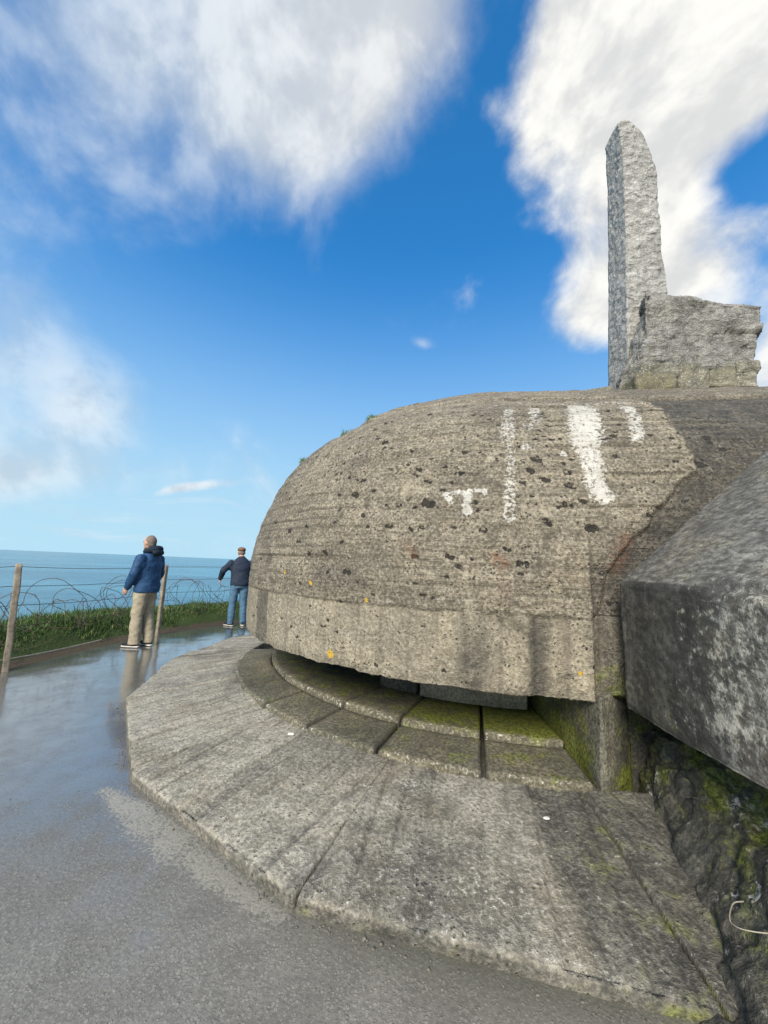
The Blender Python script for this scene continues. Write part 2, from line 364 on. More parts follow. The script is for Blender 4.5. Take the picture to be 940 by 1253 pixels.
def simple(name, a, b, scale=8, rough=.8, bump=.3, bd=.004, detail=5, spec=.3):
    N, P, done = material(name)
    n = N.noise(P, scale, detail, .65); n2 = N.noise(P, scale*9, 3, .6)
    col = N.mix(N.step(N.m('ADD', N.m('MULTIPLY', n, .65), N.m('MULTIPLY', n2, .35)), .35, .65), a, b)
    return done(col, rough, N.bump(N.m('ADD', n, N.m('MULTIPLY', n2, .4)), bump, bd), spec)
def soil():
    N, P, done = material('grassy_soil'); n = N.noise(P, 3, 7, .65); n2 = N.noise(P, 22, 6, .7)
    g = N.mix(n2, (.022, .040, .010), (.075, .105, .028)); s = N.mix(n2, (.045, .034, .020), (.13, .10, .065))
    col = N.mix(N.step(N.m('ADD', N.attr('soil'), N.m('MULTIPLY', N.m('SUBTRACT', n, .5), .9)), .35, .65), g, s)
    return done(col, .95, N.bump(N.m('ADD', n, n2), .8, .04))
M['soil'] = soil()
def blades():
    N, P, done = material('grass_blades'); n = N.noise(P, 1.6, 5, .6); h = N.attr('hue')
    col = N.mix(h, (.030, .075, .016), (.095, .170, .036)); col = N.mix(N.step(h, .92, .97), col, (.30, .26, .13))
    col = N.mix(N.step(n, .5, .72, 0, .5), col, (.035, .075, .022))
    return done(col, .6)
M['grass'] = blades()
def water():
    N, P, done = material('sea_water')
    w1 = N.noise(N.scale(P, (.016, .05, 1)), 1.0, 8, .62, .3); w2 = N.noise(N.scale(P, (.12, .32, 1)), 1.0, 6, .6); w0 = N.noise(N.scale(P, (.0016, .006, 1)), 1.0, 5, .6)
    col = N.mix(N.step(w0, .35, .68), (.020, .125, .190), (.060, .250, .330))
    nb = N.bump(N.m('ADD', N.m('MULTIPLY', w1, 5.0), w2), .75, 1.2)
    return done(col, .22, nb, .5)
M['sea'] = water()
M['wood'] = simple('weathered_wood', (.16, .13, .095), (.36, .31, .24), 14, .85, .5, .004)
M['wire'] = simple('rusty_wire', (.055, .042, .036), (.12, .085, .065), 30, .6, .1)
M['rope'] = simple('pale_pole', (.20, .18, .14), (.36, .33, .26), 20, .8, .2)
M['bird'] = simple('white_shell', (.50, .49, .46), (.62, .61, .57), 40, .6, .2)
M['iron'] = simple('dark_iron', (.015, .015, .015), (.04, .035, .03), 40, .6, .2)

# ------------------------------------------------------------------ bunker geometry shared by several parts
CX, CY = 1.5, 5.9
TH = R(262)
def cr(P, n):
    P = np.array(P, float); Q = np.vstack([2*P[0]-P[1], P, 2*P[-1]-P[-2]]); o = []
    for i in range(1, len(Q)-2):
        a, b, c, d = Q[i-1:i+3]
        for k in range(n):
            t = k/n; o.append(.5*((2*b)+(-a+c)*t+(2*a-5*b+4*c-d)*t*t+(-a+3*b-3*c+d)*t**3))
    o.append(P[-1]); return np.array(o)
def resample(P, d):
    L = np.r_[0, np.cumsum(np.linalg.norm(np.diff(P, axis=0), axis=1))]; n = max(2, int(round(L[-1]/d))+1); s = np.linspace(0, L[-1], n)
    return np.stack([np.interp(s, L, P[:, k]) for k in range(P.shape[1])], 1)
def plan_dirs(s):
    """s: array of plan parameter in metres along R=3.33, 0 at the end of the arc (positive along the straight wall)"""
    ang = np.clip(s/3.33 + TH, TH-math.pi, TH); L = np.where(s > 0, s, 0); Lb = np.where(s < -3.33*math.pi, -(s+3.33*math.pi), 0)
    T = np.array([-math.sin(TH), math.cos(TH)])
    nd = np.stack([np.cos(ang), np.sin(ang)], -1); base = np.array([CX, CY]) + (L+Lb)[..., None]*T
    return nd, base
ROOF = cr([(2.04, 3.32), (1.72, 3.52), (1.35, 3.72), (.9, 3.90), (.4, 3.99), (0, 4.01)], 10)
def roof_z(x, y):
    T = np.array([-math.sin(TH), math.cos(TH)]); n = np.array([math.cos(TH), math.sin(TH)])
    d = abs((np.array([x, y])-[CX, CY]) @ n); return float(np.interp(d, ROOF[::-1, 0], ROOF[::-1, 1]))

bunker = thing('bunker', (CX, CY, 0), 'domed weathered concrete bunker with stepped slit and sloping apron', 'bunker')

def build_dome():
    soff = resample(np.array([(1.80, .72), (3.2, .70), (3.30, .69)]), .09)
    low = resample(np.array([(3.325, .68), (3.335, 1.19)]), .0125)
    side = resample(cr([(3.342, 1.2), (3.32, 1.6), (3.22, 2.05), (3.03, 2.5), (2.79, 2.83), (2.46, 3.09), (2.04, 3.32)], 12), .013)
    roof1 = resample(ROOF[:24], .025)[1:]; roof2 = resample(ROOF[23:], .12)[1:]
    prof = np.vstack([soff, low, side, roof1, roof2])
    L = np.r_[0, np.cumsum(np.linalg.norm(np.diff(prof, axis=0), axis=1))]; L -= L[len(soff)]
    s = np.r_[np.linspace(-3.33*math.pi-8, -3.33*math.pi, 10)[:-1], np.linspace(-3.33*math.pi, -5.6, 50)[:-1], np.linspace(-5.6, 0, 460)[:-1], np.linspace(0, 2.6, 200)[:-1], np.linspace(2.6, 8, 40)]
    nd, base = plan_dirs(s)
    r = prof[:, 0][None, :, None]; P = np.concatenate([base[:, None, :] + nd[:, None, :]*r, np.broadcast_to(prof[:, 1][None, :, None], (len(s), len(prof), 1))], -1)
    U, Wl = np.meshgrid(s, L, indexing='ij')
    tn = np.gradient(prof, axis=0); pn = np.stack([tn[:, 1], -tn[:, 0]], -1); pn /= np.linalg.norm(pn, axis=1, keepdims=True)
    # smooth out the normal round the bottom edge
    Nn = np.concatenate([nd[:, None, :]*pn[None, :, :1], np.broadcast_to(pn[None, :, 1:], (len(s), len(prof), 1))], -1)
    nlow = len(soff)+len(low); islow = (Wl < .515) & (Wl > -.02); isside = (Wl >= .515) & (Wl < L[nlow+len(side)-1]); isroof = Wl >= L[nlow+len(side)-1]
    UW = np.stack([U, Wl, np.zeros_like(U)], -1)
    disp = np.zeros_like(U); groove = np.zeros_like(U)
    # lower band: upright shuttering boards
    wob = fbm(UW, 3, 3, 5)*.012; bw = .215; k = (U+wob)/bw; kid = np.floor(k).astype(np.int64); fr = np.abs(k-np.floor(k)-.5)*bw
    off = (_hash(kid, kid*0, kid*0, 11)-.5)*.012; gv = sstep(fr, bw/2-.016, bw/2-.004)*(.35+.65*_hash(kid, kid*0+3, kid*0, 12))
    disp += np.where(islow, off*.8 - gv*.005, 0); groove = np.maximum(groove, np.where(islow, gv*.55, 0))
    # side: level boards about 9 cm high, butted at random lengths
    bh = .088; kk = (Wl + fbm(UW, 1.5, 2, 8)*.010)/bh; kid = np.floor(kk).astype(np.int64); fr = np.abs(kk-np.floor(kk)-.5)*bh
    run = np.floor(U/1.7 + _hash(kid, kid*0, kid*0, 21)*5).astype(np.int64)
    off = (_hash(kid, run, kid*0, 22)-.5)*.020; gs = sstep(fr, bh/2-.013, bh/2-.003)*(.15+.85*_hash(kid, run, kid*0, 23)**1.5)
    fade = sstep(fbm(UW, .9, 3, 31), -.35, .25)
    disp += np.where(isside, off*(.4+.6*fade) - gs*.006*fade, 0); groove = np.maximum(groove, np.where(isside, gs*.98*fade, 0))
    lip = np.exp(-((Wl-.515)/.010)**2); disp -= lip*.007*fade; groove = np.maximum(groove, lip*.45*fade)
    # crease under the roof edge
    Lc = L[nlow+len(side)-1]; crease = np.exp(-((Wl-Lc)/.03)**2)*(.4+.6*sstep(U, -2.5, 0)); disp -= crease*.014; groove = np.maximum(groove, crease*.45)
    disp += np.where(isroof, .02*sstep(Wl, Lc, Lc+.05), 0)
    # erosion
    disp += fbm(P, 1.1, 3, 41)*.022 + fbm(P, 6, 4, 42)*.014 + fbm(P, 28, 2, 43)*.006
    edge = np.exp(-np.abs(Wl)/.045); disp -= edge*(.5+.5*fbm(UW, 9, 4, 44))*.022
    # top of the dome on the seaward side is broken and stepped
    notch = sstep(U, -2.5, -2.9)*sstep(U, -5.2, -4.6); disp += notch*np.where(isroof, .05, 0)*sstep(Wl, Lc-.02, Lc+.02) + notch*.03*sstep(Wl, Lc-.34, Lc-.30)*sstep(fbm(UW, 4, 3, 61), -.3, .1)
    P2 = P + Nn*disp[..., None]
    # photograph positions -> positions on the wall
    pix = project(P.reshape(-1, 3)).reshape(*U.shape, 2)
    facing = np.einsum('ijk,ijk->ij', CAM-P, Nn) > 0
    def at(x, y):
        d = (pix[..., 0]-x)**2 + (pix[..., 1]-y)**2; d = np.where(facing & (Wl > -.01), d, 9e9); i = np.unravel_index(np.argmin(d), d.shape)
        return np.array([U[i], Wl[i], np.linalg.norm(P[i]-CAM)])
    def seg_dist(a, b, ax=1.0):
        ab = b[:2]-a[:2]; q = np.stack([U-a[0], Wl-a[1]], -1); t = np.clip((q @ ab)/(ab @ ab+1e-9), 0, 1)
        return np.linalg.norm(q-t[..., None]*ab, axis=-1)
    white = np.zeros_like(U); spot = np.zeros_like(U); rust = np.zeros_like(U); yellow = np.zeros_like(U); dark = np.zeros_like(U)
    def stroke(field, pts, wpx, amp=1.0):
        A = [at(*p) for p in pts]
        for a, b in zip(A[:-1], A[1:]):
            hw = wpx*.5*a[2]/F/1.1; d = seg_dist(a, b); np.maximum(field, amp*(1-sstep(d, hw*.45, hw*1.6)), out=field)
    stroke(white, [(621, 503), (622, 535)], 19, .72); stroke(white, [(622, 535), (625, 580)], 15, .58); stroke(white, [(625, 585), (624, 634)], 18, .66)
    stroke(white, [(655, 500), (656, 512), (648, 522)], 15, .68)
    stroke(white, [(712, 500), (716, 540)], 34, 1.0); stroke(white, [(716, 540), (726, 575), (738, 606)], 27, .95)
    stroke(white, [(766, 498), (777, 513), (778, 538)], 15, .8); stroke(white, [(600, 496), (690, 495), (790, 493)], 9, .5)
    stroke(white, [(546, 606), (553, 615)], 9, .95); stroke(white, [(550, 604), (578, 600), (596, 599)], 7, .85); stroke(white, [(572, 602), (571, 626)], 13, 1.0)
    stroke(white, [(644, 547), (648, 547)], 11, .75); stroke(white, [(689, 555), (690, 557)], 10, .85); stroke(white, [(590, 600), (594, 602)], 7, .85)
    warmv = np.zeros_like(U); stroke(warmv, [(720, 505), (738, 600), (746, 690)], 60, .8)
    stroke(yellow, [(403, 799), (404, 802)], 9, .9); stroke(yellow, [(710, 823), (711, 824)], 6, .8); stroke(yellow, [(348, 700), (349, 701)], 6, .7); stroke(yellow, [(380, 712), (381, 713)], 6, .7); stroke(yellow, [(448, 735), (449, 735)], 7, .7)
    stroke(rust, [(608, 683), (616, 688)], 16, .9); stroke(rust, [(612, 690), (616, 730)], 14, .35); stroke(rust, [(770, 660), (758, 690)], 20, .7); stroke(rust, [(500, 668), (503, 676)], 16, .55)
    big = [(524, 615, 15), (476, 643, 9), (502, 646, 8), (554, 645, 9), (592, 648, 10), (640, 688, 14), (620, 671, 9), (508, 681, 9), (434, 604, 8), (444, 630, 7), (474, 618, 8), (487, 617, 7), (516, 644, 9), (550, 680, 10), (562, 692, 8), (507, 714, 7), (560, 725, 7),
           (697, 593, 12), (695, 617, 13), (694, 577, 9), (668, 585, 11), (655, 562, 11), (650, 575, 9), (715, 612, 9), (725, 645, 12), (670, 638, 12), (545, 571, 7), (527, 561, 7), (508, 580, 7), (512, 573, 7), (563, 578, 7), (552, 590, 6), (445, 586, 7), (478, 574, 6), (425, 700, 10), (366, 662, 7), (398, 676, 6)]
    for x, y, w in big: stroke(spot, [(x-w*.25, y), (x+w*.25, y+1)], w*RNG.uniform(.6, 1.0), RNG.uniform(.6, .85))
    # scattered chips: pitted geometry and black lichen, thickest in the belt above the middle
    n = 620
    for q in range(n):
        w0 = np.clip(RNG.normal(2.0, .45), .62, 3.0) if q < 430 else RNG.uniform(.05, 2.9); u0 = RNG.uniform(-4.2, 1.6); rr = RNG.uniform(.007, .019)
        if RNG.random() < .12: rr *= 1.6
        i0, i1 = np.searchsorted(s, [u0-.12, u0+.12]); j0, j1 = np.searchsorted(L, [w0-.12, w0+.12])
        if i1-i0 < 2 or j1-j0 < 2: continue
        sl = (slice(i0, i1), slice(j0, j1)); d = np.hypot((U[sl]-u0)/1.35, Wl[sl]-w0) + fbm(UW[sl], 40, 2, q)*rr*.5
        spot[sl] = np.maximum(spot[sl], (1-sstep(d, rr*.4, rr*1.7))*RNG.uniform(.55, .85))
    P2 = P2 - Nn*(sstep(spot, .2, .8)*.008)[..., None]
    # damp dark zone towards the wing and on the right hand panel
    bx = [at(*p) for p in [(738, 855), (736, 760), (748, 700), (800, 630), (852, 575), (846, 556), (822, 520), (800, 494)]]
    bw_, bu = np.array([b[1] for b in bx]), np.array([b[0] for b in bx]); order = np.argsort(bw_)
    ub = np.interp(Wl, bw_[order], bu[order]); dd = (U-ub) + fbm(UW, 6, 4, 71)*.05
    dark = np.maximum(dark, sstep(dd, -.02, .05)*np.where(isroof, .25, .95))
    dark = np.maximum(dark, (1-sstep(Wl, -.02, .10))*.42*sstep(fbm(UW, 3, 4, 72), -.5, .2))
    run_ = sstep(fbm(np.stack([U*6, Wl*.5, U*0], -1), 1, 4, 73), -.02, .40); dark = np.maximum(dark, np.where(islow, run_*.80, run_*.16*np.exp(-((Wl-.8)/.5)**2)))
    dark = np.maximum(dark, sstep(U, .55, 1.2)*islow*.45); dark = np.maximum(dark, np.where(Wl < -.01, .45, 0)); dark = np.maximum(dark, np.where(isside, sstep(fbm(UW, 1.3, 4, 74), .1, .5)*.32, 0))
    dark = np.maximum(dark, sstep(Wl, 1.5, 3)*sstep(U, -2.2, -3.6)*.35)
    # the wall steps back just before the wing
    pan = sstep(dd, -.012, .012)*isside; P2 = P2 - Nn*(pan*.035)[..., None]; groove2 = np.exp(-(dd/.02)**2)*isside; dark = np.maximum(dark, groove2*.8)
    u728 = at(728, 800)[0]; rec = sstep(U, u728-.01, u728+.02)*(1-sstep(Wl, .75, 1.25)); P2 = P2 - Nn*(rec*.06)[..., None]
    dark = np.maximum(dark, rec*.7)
    moss = np.clip(rec*(1-sstep(Wl, 0, .6))*.5, 0, 1)
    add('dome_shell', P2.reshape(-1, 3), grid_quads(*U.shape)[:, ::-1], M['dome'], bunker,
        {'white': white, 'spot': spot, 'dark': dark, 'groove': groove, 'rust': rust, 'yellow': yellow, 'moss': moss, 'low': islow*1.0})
    return P2.reshape(-1, 3)
DOME_V = build_dome()

def build_steps():
    J = [R(a) for a in (181.0, 194, 203.5, 212.8, 222.4, 233.0, 244.0, 256.4, 267.9)]
    U0, Q0 = unit_box(26, 20, 4)
    for ring, (r0, r1, z0, z1) in enumerate(((2.99, 3.40, .10, .235), (1.90, 2.985, .12, .290))):
        for i in range(len(J)-1):
            gap = .0034 + (.0010 if i >= 5 else .0)
            a0, a1 = J[i]+gap+RNG.uniform(-.001, .001), J[i+1]-gap
            if i == 0 and ring == 0: z1, keep_z1 = .192, z1        # the step dies into the apron at its seaward end
            elif i == 1 and ring == 0: z1 = keep_z1
            U = rounded(U0, ((a1-a0)*r1, r1-r0, z1-z0), .012)
            jit = RNG.uniform(-.006, .006); tilt = RNG.uniform(-.012, .012)
            th = a0+(a1-a0)*U[:, 0]; rr = r0 + (r1-r0)*U[:, 1]; mid = (a0+a1)/2
            rr = rr*(1-.35*U[:, 1]*(1-np.cos((a1-a0)/2)/np.cos(th-mid)))   # fronts nearly straight
            z = z0 + (z1-z0)*U[:, 2] + (jit + tilt*(U[:, 0]-.5) + (.03 if ring == 0 else .0)*(.5-U[:, 1]))*U[:, 2]
            V = np.stack([CX+rr*np.cos(th), CY+rr*np.sin(th), z], -1); Nn = vert_normals(V, Q0)
            if (Nn[:, 2]*(U[:, 2]-.5)).sum() < 0: Q = Q0[:, ::-1]; Nn = -Nn
            else: Q = Q0
            e = sstep(U[:, 1], .9, 1.)
            V = V + Nn*(fbm(V, 5, 3, i+ring*20)*.006 + fbm(V, 24, 3, 50+i)*.004*(1+2*e))[:, None]
            grn = (max(0, i-5)/2)*(.75 if ring else .12) + (.25 if ring else 0)
            moss = np.clip(grn + .20 + .25*fbm(V, 3, 3, 90), 0, 1)*(1-.7*e); white = e*.36*sstep(U[:, 2], .3, 1)
            dark = np.clip(.12 + .5*fbm(V, 2.2, 3, 91) + (.12 if ring else 0), 0, .6)*(1-e*.9)*sstep(U[:, 2], .9, 1.) + (1-sstep(U[:, 2], .2, .9))*.25
            rim = np.maximum(1-sstep(np.minimum(U[:, 0], 1-U[:, 0])*(a1-a0)*r1, .0, .03), (1-sstep(U[:, 1]*(r1-r0), 0, .06))*(ring == 0))
            add('step_slab', V, Q, M['slab'], bunker, {'groove': rim*.9, 'moss': moss, 'white': white, 'dark': dark})
    # bed under the slabs so that the joints are dark and closed
    def ring_box(name, r0, r1, z0, z1, t0, t1, mat, attrs=None, n=60):
        U, Q = unit_box(n, 6, 4); th = R(t0)+R(t1-t0)*U[:, 0]; rr = r0+(r1-r0)*U[:, 1]
        V = np.stack([CX+rr*np.cos(th), CY+rr*np.sin(th), z0+(z1-z0)*U[:, 2]], -1); V += (fbm(V, 8, 3, 7)*.004)[:, None]
        return add(name, V, Q[:, ::-1], mat, bunker, attrs(V) if attrs else None)
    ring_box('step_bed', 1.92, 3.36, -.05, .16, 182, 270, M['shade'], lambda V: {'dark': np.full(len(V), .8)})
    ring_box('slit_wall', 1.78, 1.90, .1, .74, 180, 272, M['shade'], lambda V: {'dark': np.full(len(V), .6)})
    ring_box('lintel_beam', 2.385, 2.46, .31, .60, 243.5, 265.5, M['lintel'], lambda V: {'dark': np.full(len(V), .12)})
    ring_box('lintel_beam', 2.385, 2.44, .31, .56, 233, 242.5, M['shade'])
    ring_box('vent_hole', 2.455, 2.468, .46, .52, 245.8, 247.6, M['iron'], None, 4)
build_steps()

VERT = [R(204.6+20.6*k) for k in range(-5, 5)]
def build_apron():
    for i in range(len(VERT)-1):
        a0, a1 = VERT[i], VERT[i+1]; fine = 163 < math.degrees(a1) < 290 and math.degrees(a0) > 160
        U, Q = unit_box(*((126, 84, 5) if fine else (40, 24, 3)))
        U = rounded(U, (1.6, 1.05, .12), .014)
        mid = (a0+a1)/2; Rv = 4.445
        g = .0005; th_in = a0+g + (a1-a0-2*g)*U[:, 0]
        inn = np.stack([CX+3.365*np.cos(th_in), CY+3.365*np.sin(th_in)], -1)
        p0 = np.array([CX+Rv*math.cos(a0), CY+Rv*math.sin(a0)]); p1 = np.array([CX+Rv*math.cos(a1), CY+Rv*math.sin(a1)]); dv = (p1-p0)/np.linalg.norm(p1-p0)
        p0 = p0+dv*.002; p1 = p1-dv*.002
        out = p0 + (p1-p0)*U[:, :1]
        xy = inn + (out-inn)*U[:, 1:2]
        ztop = .185 + (.062-.185)*U[:, 1]; z = -.06 + (ztop+.06)*U[:, 2]
        V = np.concatenate([xy, z[:, None]], -1); Nn = vert_normals(V, Q)
        if (Nn[:, 2]*(U[:, 2]-.5)).sum() < 0: Q = Q[:, ::-1]; Nn = -Nn
        top = sstep(U[:, 2], .8, 1.)
        # shuttering boards run up the slope
        t = np.array([-math.sin(mid), math.cos(mid)]); nrm = np.array([math.cos(mid), math.sin(mid)])
        c = (xy-np.array([CX, CY])) @ t; rad = (xy-np.array([CX, CY])) @ nrm
        c2 = c + fbm(V, 2.5, 2, i)*.015; bw = .145; kk = c2/bw; kid = np.floor(kk).astype(np.int64); fr = np.abs(kk-np.floor(kk)-.5)*bw
        off = (_hash(kid, kid*0+i, kid*0, 31)-.5)*.014; gv = sstep(fr, bw/2-.018, bw/2-.003)*(.25+.75*_hash(kid, kid*0+i, kid*0, 32)**1.3)*sstep(fbm(V, 2.0, 3, 33), -.5, .05)
        er = fbm(V, 3, 3, 34)*.008 + fbm(V, 15, 3, 35)*.006
        e = sstep(U[:, 1], .955, 1.)*(.5+.5*fbm(V, 7, 3, 36))
        V = V + Nn*(top*(off - gv*.008) + er - e*.014)[:, None]
        pix = project(V)
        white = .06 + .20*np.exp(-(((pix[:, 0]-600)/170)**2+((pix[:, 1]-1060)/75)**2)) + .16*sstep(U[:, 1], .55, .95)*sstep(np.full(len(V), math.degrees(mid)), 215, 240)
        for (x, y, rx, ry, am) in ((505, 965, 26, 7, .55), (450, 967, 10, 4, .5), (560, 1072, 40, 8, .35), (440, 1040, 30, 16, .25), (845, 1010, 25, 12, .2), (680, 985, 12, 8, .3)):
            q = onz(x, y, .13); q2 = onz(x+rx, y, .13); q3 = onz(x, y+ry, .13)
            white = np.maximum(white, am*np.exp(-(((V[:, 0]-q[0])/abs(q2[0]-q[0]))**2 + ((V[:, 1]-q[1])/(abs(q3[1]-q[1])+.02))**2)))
        sw = sstep(V[:, 0]+.10*fbm(V, 2.5, 3, 47), .72, 1.12)                                    # mossy end by the wing, with shade painted into its dark
        side = (1-top)
        moss = np.clip(sw*(.20+.55*fbm(V, 3, 4, 37)) + side*.16*sstep(V[:, 0], -1, 0), 0, 1)
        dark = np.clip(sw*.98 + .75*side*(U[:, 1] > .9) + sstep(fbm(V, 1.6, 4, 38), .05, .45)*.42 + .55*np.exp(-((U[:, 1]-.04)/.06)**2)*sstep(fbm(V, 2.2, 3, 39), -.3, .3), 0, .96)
        stv = fbm(np.stack([c*9, rad*1.1, c*0+i], -1), 1, 4, 46); dark = np.clip(dark + .42*sstep(stv, .12, .5)*top, 0, .97)
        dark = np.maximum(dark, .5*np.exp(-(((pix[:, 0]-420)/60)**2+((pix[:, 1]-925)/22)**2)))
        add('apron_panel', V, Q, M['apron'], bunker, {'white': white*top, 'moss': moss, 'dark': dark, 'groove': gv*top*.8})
build_apron()

WX, WY, WT = 1.535, 2.475, 1.465
def build_wing():
    prof = np.vstack([resample(np.array([(2.6, .70), (WX+.03, .672)]), .06), resample(np.array([(WX, .675), (WX-.004, WT-.03)]), .012),
                      resample(np.array([(WX+.006, WT-.005), (WX+1.15, WT+1.0), (WX+1.7, WT+1.46)]), .014), resample(np.array([(WX+1.72, WT+1.47), (WX+3.5, WT+2.5)]), .1)])
    y = np.r_[np.linspace(WY, .75, 145), np.linspace(.7, -1.2, 20)]
    # start cap: fold the first row inwards
    P = np.stack([np.broadcast_to(prof[None, :, 0], (len(y), len(prof))), np.broadcast_to(y[:, None], (len(y), len(prof))), np.broadcast_to(prof[None, :, 1], (len(y), len(prof)))], -1).copy()
    P[..., 0] += (WY-P[..., 1])*.0
    L = np.r_[0, np.cumsum(np.linalg.norm(np.diff(prof, axis=0), axis=1))]; L -= L[int(np.argmin(np.abs(prof[:, 0]-WX)+np.abs(prof[:, 1]-.675)))]
    Y, Wl = np.meshgrid(y, L, indexing='ij')
    Nn = grid_normals(P); c = np.array([3.0, 1, 1.0]); 
    if np.einsum('ijk,ijk->ij', P-c, Nn).mean() < 0: Nn = -Nn; flip = True
    else: flip = False
    edge = WT-.675
    ero = sstep(Y, 2.1, 1.3)                                   # more weathered towards the camera
    d = fbm(P, 2, 3, 3)*.014 + fbm(P, 11, 4, 4)*(.004+.010*ero) + fbm(P, 34, 2, 5)*.004*ero
    d -= np.exp(-((Wl-edge)/.03)**2)*(.002+.05*ero) + np.exp(-np.abs(Wl)/.03)*.015*(1+fbm(P, 6, 3, 6))
    tri = np.exp(-((Wl-edge+.055)/.006)**2); d -= tri*.003*(1-ero)
    cap = sstep(Y, WY-.03, WY); d -= cap*.02
    V = P + Nn*d[..., None]
    rows = [V]
    back = V[:1].copy(); back[..., 1] += .0; back[..., 0] += .35; back[..., 2] -= .25*(Wl[:1] > edge)   # return of the end face
    V = np.concatenate([back, V], 0); Y = np.concatenate([Y[:1], Y]); Wl = np.concatenate([Wl[:1], Wl]); ero = np.concatenate([ero[:1], ero])
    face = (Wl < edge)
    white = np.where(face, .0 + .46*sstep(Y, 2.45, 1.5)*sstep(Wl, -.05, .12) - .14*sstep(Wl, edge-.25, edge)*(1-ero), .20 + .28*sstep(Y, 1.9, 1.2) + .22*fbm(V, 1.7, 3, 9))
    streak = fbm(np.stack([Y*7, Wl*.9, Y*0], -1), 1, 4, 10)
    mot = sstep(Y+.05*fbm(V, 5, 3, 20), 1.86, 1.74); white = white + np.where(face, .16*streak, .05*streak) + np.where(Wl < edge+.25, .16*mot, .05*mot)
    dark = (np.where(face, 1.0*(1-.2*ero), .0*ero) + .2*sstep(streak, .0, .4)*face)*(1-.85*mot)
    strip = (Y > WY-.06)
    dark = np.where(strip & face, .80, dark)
    moss = np.where(face, np.clip(.22*sstep(streak, -.1, .3)*sstep(Wl, edge, 0), 0, 1), .10+.1*fbm(V, 2.5, 3, 12)); rust = np.where(face & (Wl < .16), .55*sstep(Y, 1.75, 1.5), 0)
    Q = grid_quads(*Y.shape); 
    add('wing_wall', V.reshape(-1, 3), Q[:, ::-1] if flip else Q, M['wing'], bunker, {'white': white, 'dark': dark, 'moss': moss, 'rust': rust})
build_wing()

def build_pier():
    # end wall of the slit and the damp pier under the wing
    def blockpart(name, C8, n, mat, attrs, disp=(5, .008, 22, .005)):
        U, Q = unit_box(*n); V = tri_hexa(C8, U); Nn = vert_normals(V, Q); cen = V.mean(0)
        if np.einsum('ij,ij->i', V-cen, Nn).sum() < 0: Q = Q[:, ::-1]; Nn = -Nn
        V = V + Nn*(fbm(V, disp[0], 4, 3)*disp[1] + fbm(V, disp[2], 3, 4)*disp[3])[:, None]
        return add(name, V, Q, mat, bunker, attrs(V))
    def box8(x0, x1, y0, y1, z0, z1): return [[[(x, y, z) for z in (z0, z1)] for y in (y0, y1)] for x in (x0, x1)]
    C = box8(1.40, 1.86, 2.47, 4.3, -.1, .73)
    for z in (0, 1): C[0][0][z] = (1.415, 2.50, C[0][0][z][2]); C[1][0][z] = (1.70, 2.68, C[1][0][z][2])
    blockpart('end_pier', C, (20, 50, 40), M['pier'], lambda V: {'moss': np.clip(.62*sstep(V[:, 1], 2.45, 2.75)*sstep(V[:, 2], .75, .35) + .25*sstep(V[:, 2], .35, .2) + .1, 0, 1), 'dark': np.clip(.15+.25*fbm(V, 4, 3, 8)+.8*sstep(V[:, 0]+.03*fbm(V, 6, 3, 9), 1.50, 1.60), 0, 1)}, (3.5, .025, 16, .010))  # dark to the right paints recess shade onto the pier's front
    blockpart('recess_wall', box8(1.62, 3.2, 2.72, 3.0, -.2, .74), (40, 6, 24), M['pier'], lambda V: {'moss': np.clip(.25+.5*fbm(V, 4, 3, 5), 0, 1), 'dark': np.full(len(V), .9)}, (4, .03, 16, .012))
    # rough mossy rubble face below the wing
    y = np.linspace(2.75, -.4, 240); t = np.linspace(0, 1, 80)
    foot = np.interp(y, [-.4, .8, 1.45, 1.68, 2.16, 2.6, 2.75], [.86, .98, 1.13, 1.26, 1.45, 1.62, 1.70])
    P = np.zeros((len(y), len(t), 3)); P[..., 1] = y[:, None]
    bulge = np.sin(t*math.pi)[None, :]
    P[..., 0] = foot[:, None] + t[None, :]*(2.02-foot[:, None]) + .03*bulge; P[..., 2] = -.03 + .10*(1-t)[None, :]*0 + t[None, :]**1.15*.80 + .06*bulge
    Nn = grid_normals(P); 
    if Nn[..., 0].mean() > 0: Nn = -Nn; fl = True
    else: fl = False
    d = fbm(P, 2.6, 4, 14)*.085 + fbm(P, 9, 4, 15)*.035 + np.abs(fbm(P, 18, 3, 16))*.022
    rk = P*7 + fbm(P, 3, 3, 24)[..., None]*1.2; rk0 = np.floor(rk); cell = _hash(rk0[..., 0].astype(np.int64), rk0[..., 1].astype(np.int64), rk0[..., 2].astype(np.int64), 25); d = d*.75 + (cell-.5)*.045
    V = P + Nn*d[..., None]
    hi = fbm(V, 2.2, 4, 17); moss = np.clip(.26 + .95*hi + .15*sstep(V[..., 2], .3, .6), 0, 1); dark = np.clip(.90 - .9*fbm(V, 3.1, 4, 18) + .3*sstep(V[..., 2], .2, .0), 0, 1.0); white = np.clip(.05+.42*sstep(fbm(V, 4, 4, 19), .05, .5), 0, 1)  # dark also holds the shade under the wing, painted into the rubble's colour
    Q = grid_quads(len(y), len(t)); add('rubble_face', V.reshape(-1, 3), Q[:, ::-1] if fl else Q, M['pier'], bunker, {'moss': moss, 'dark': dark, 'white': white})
build_pier()

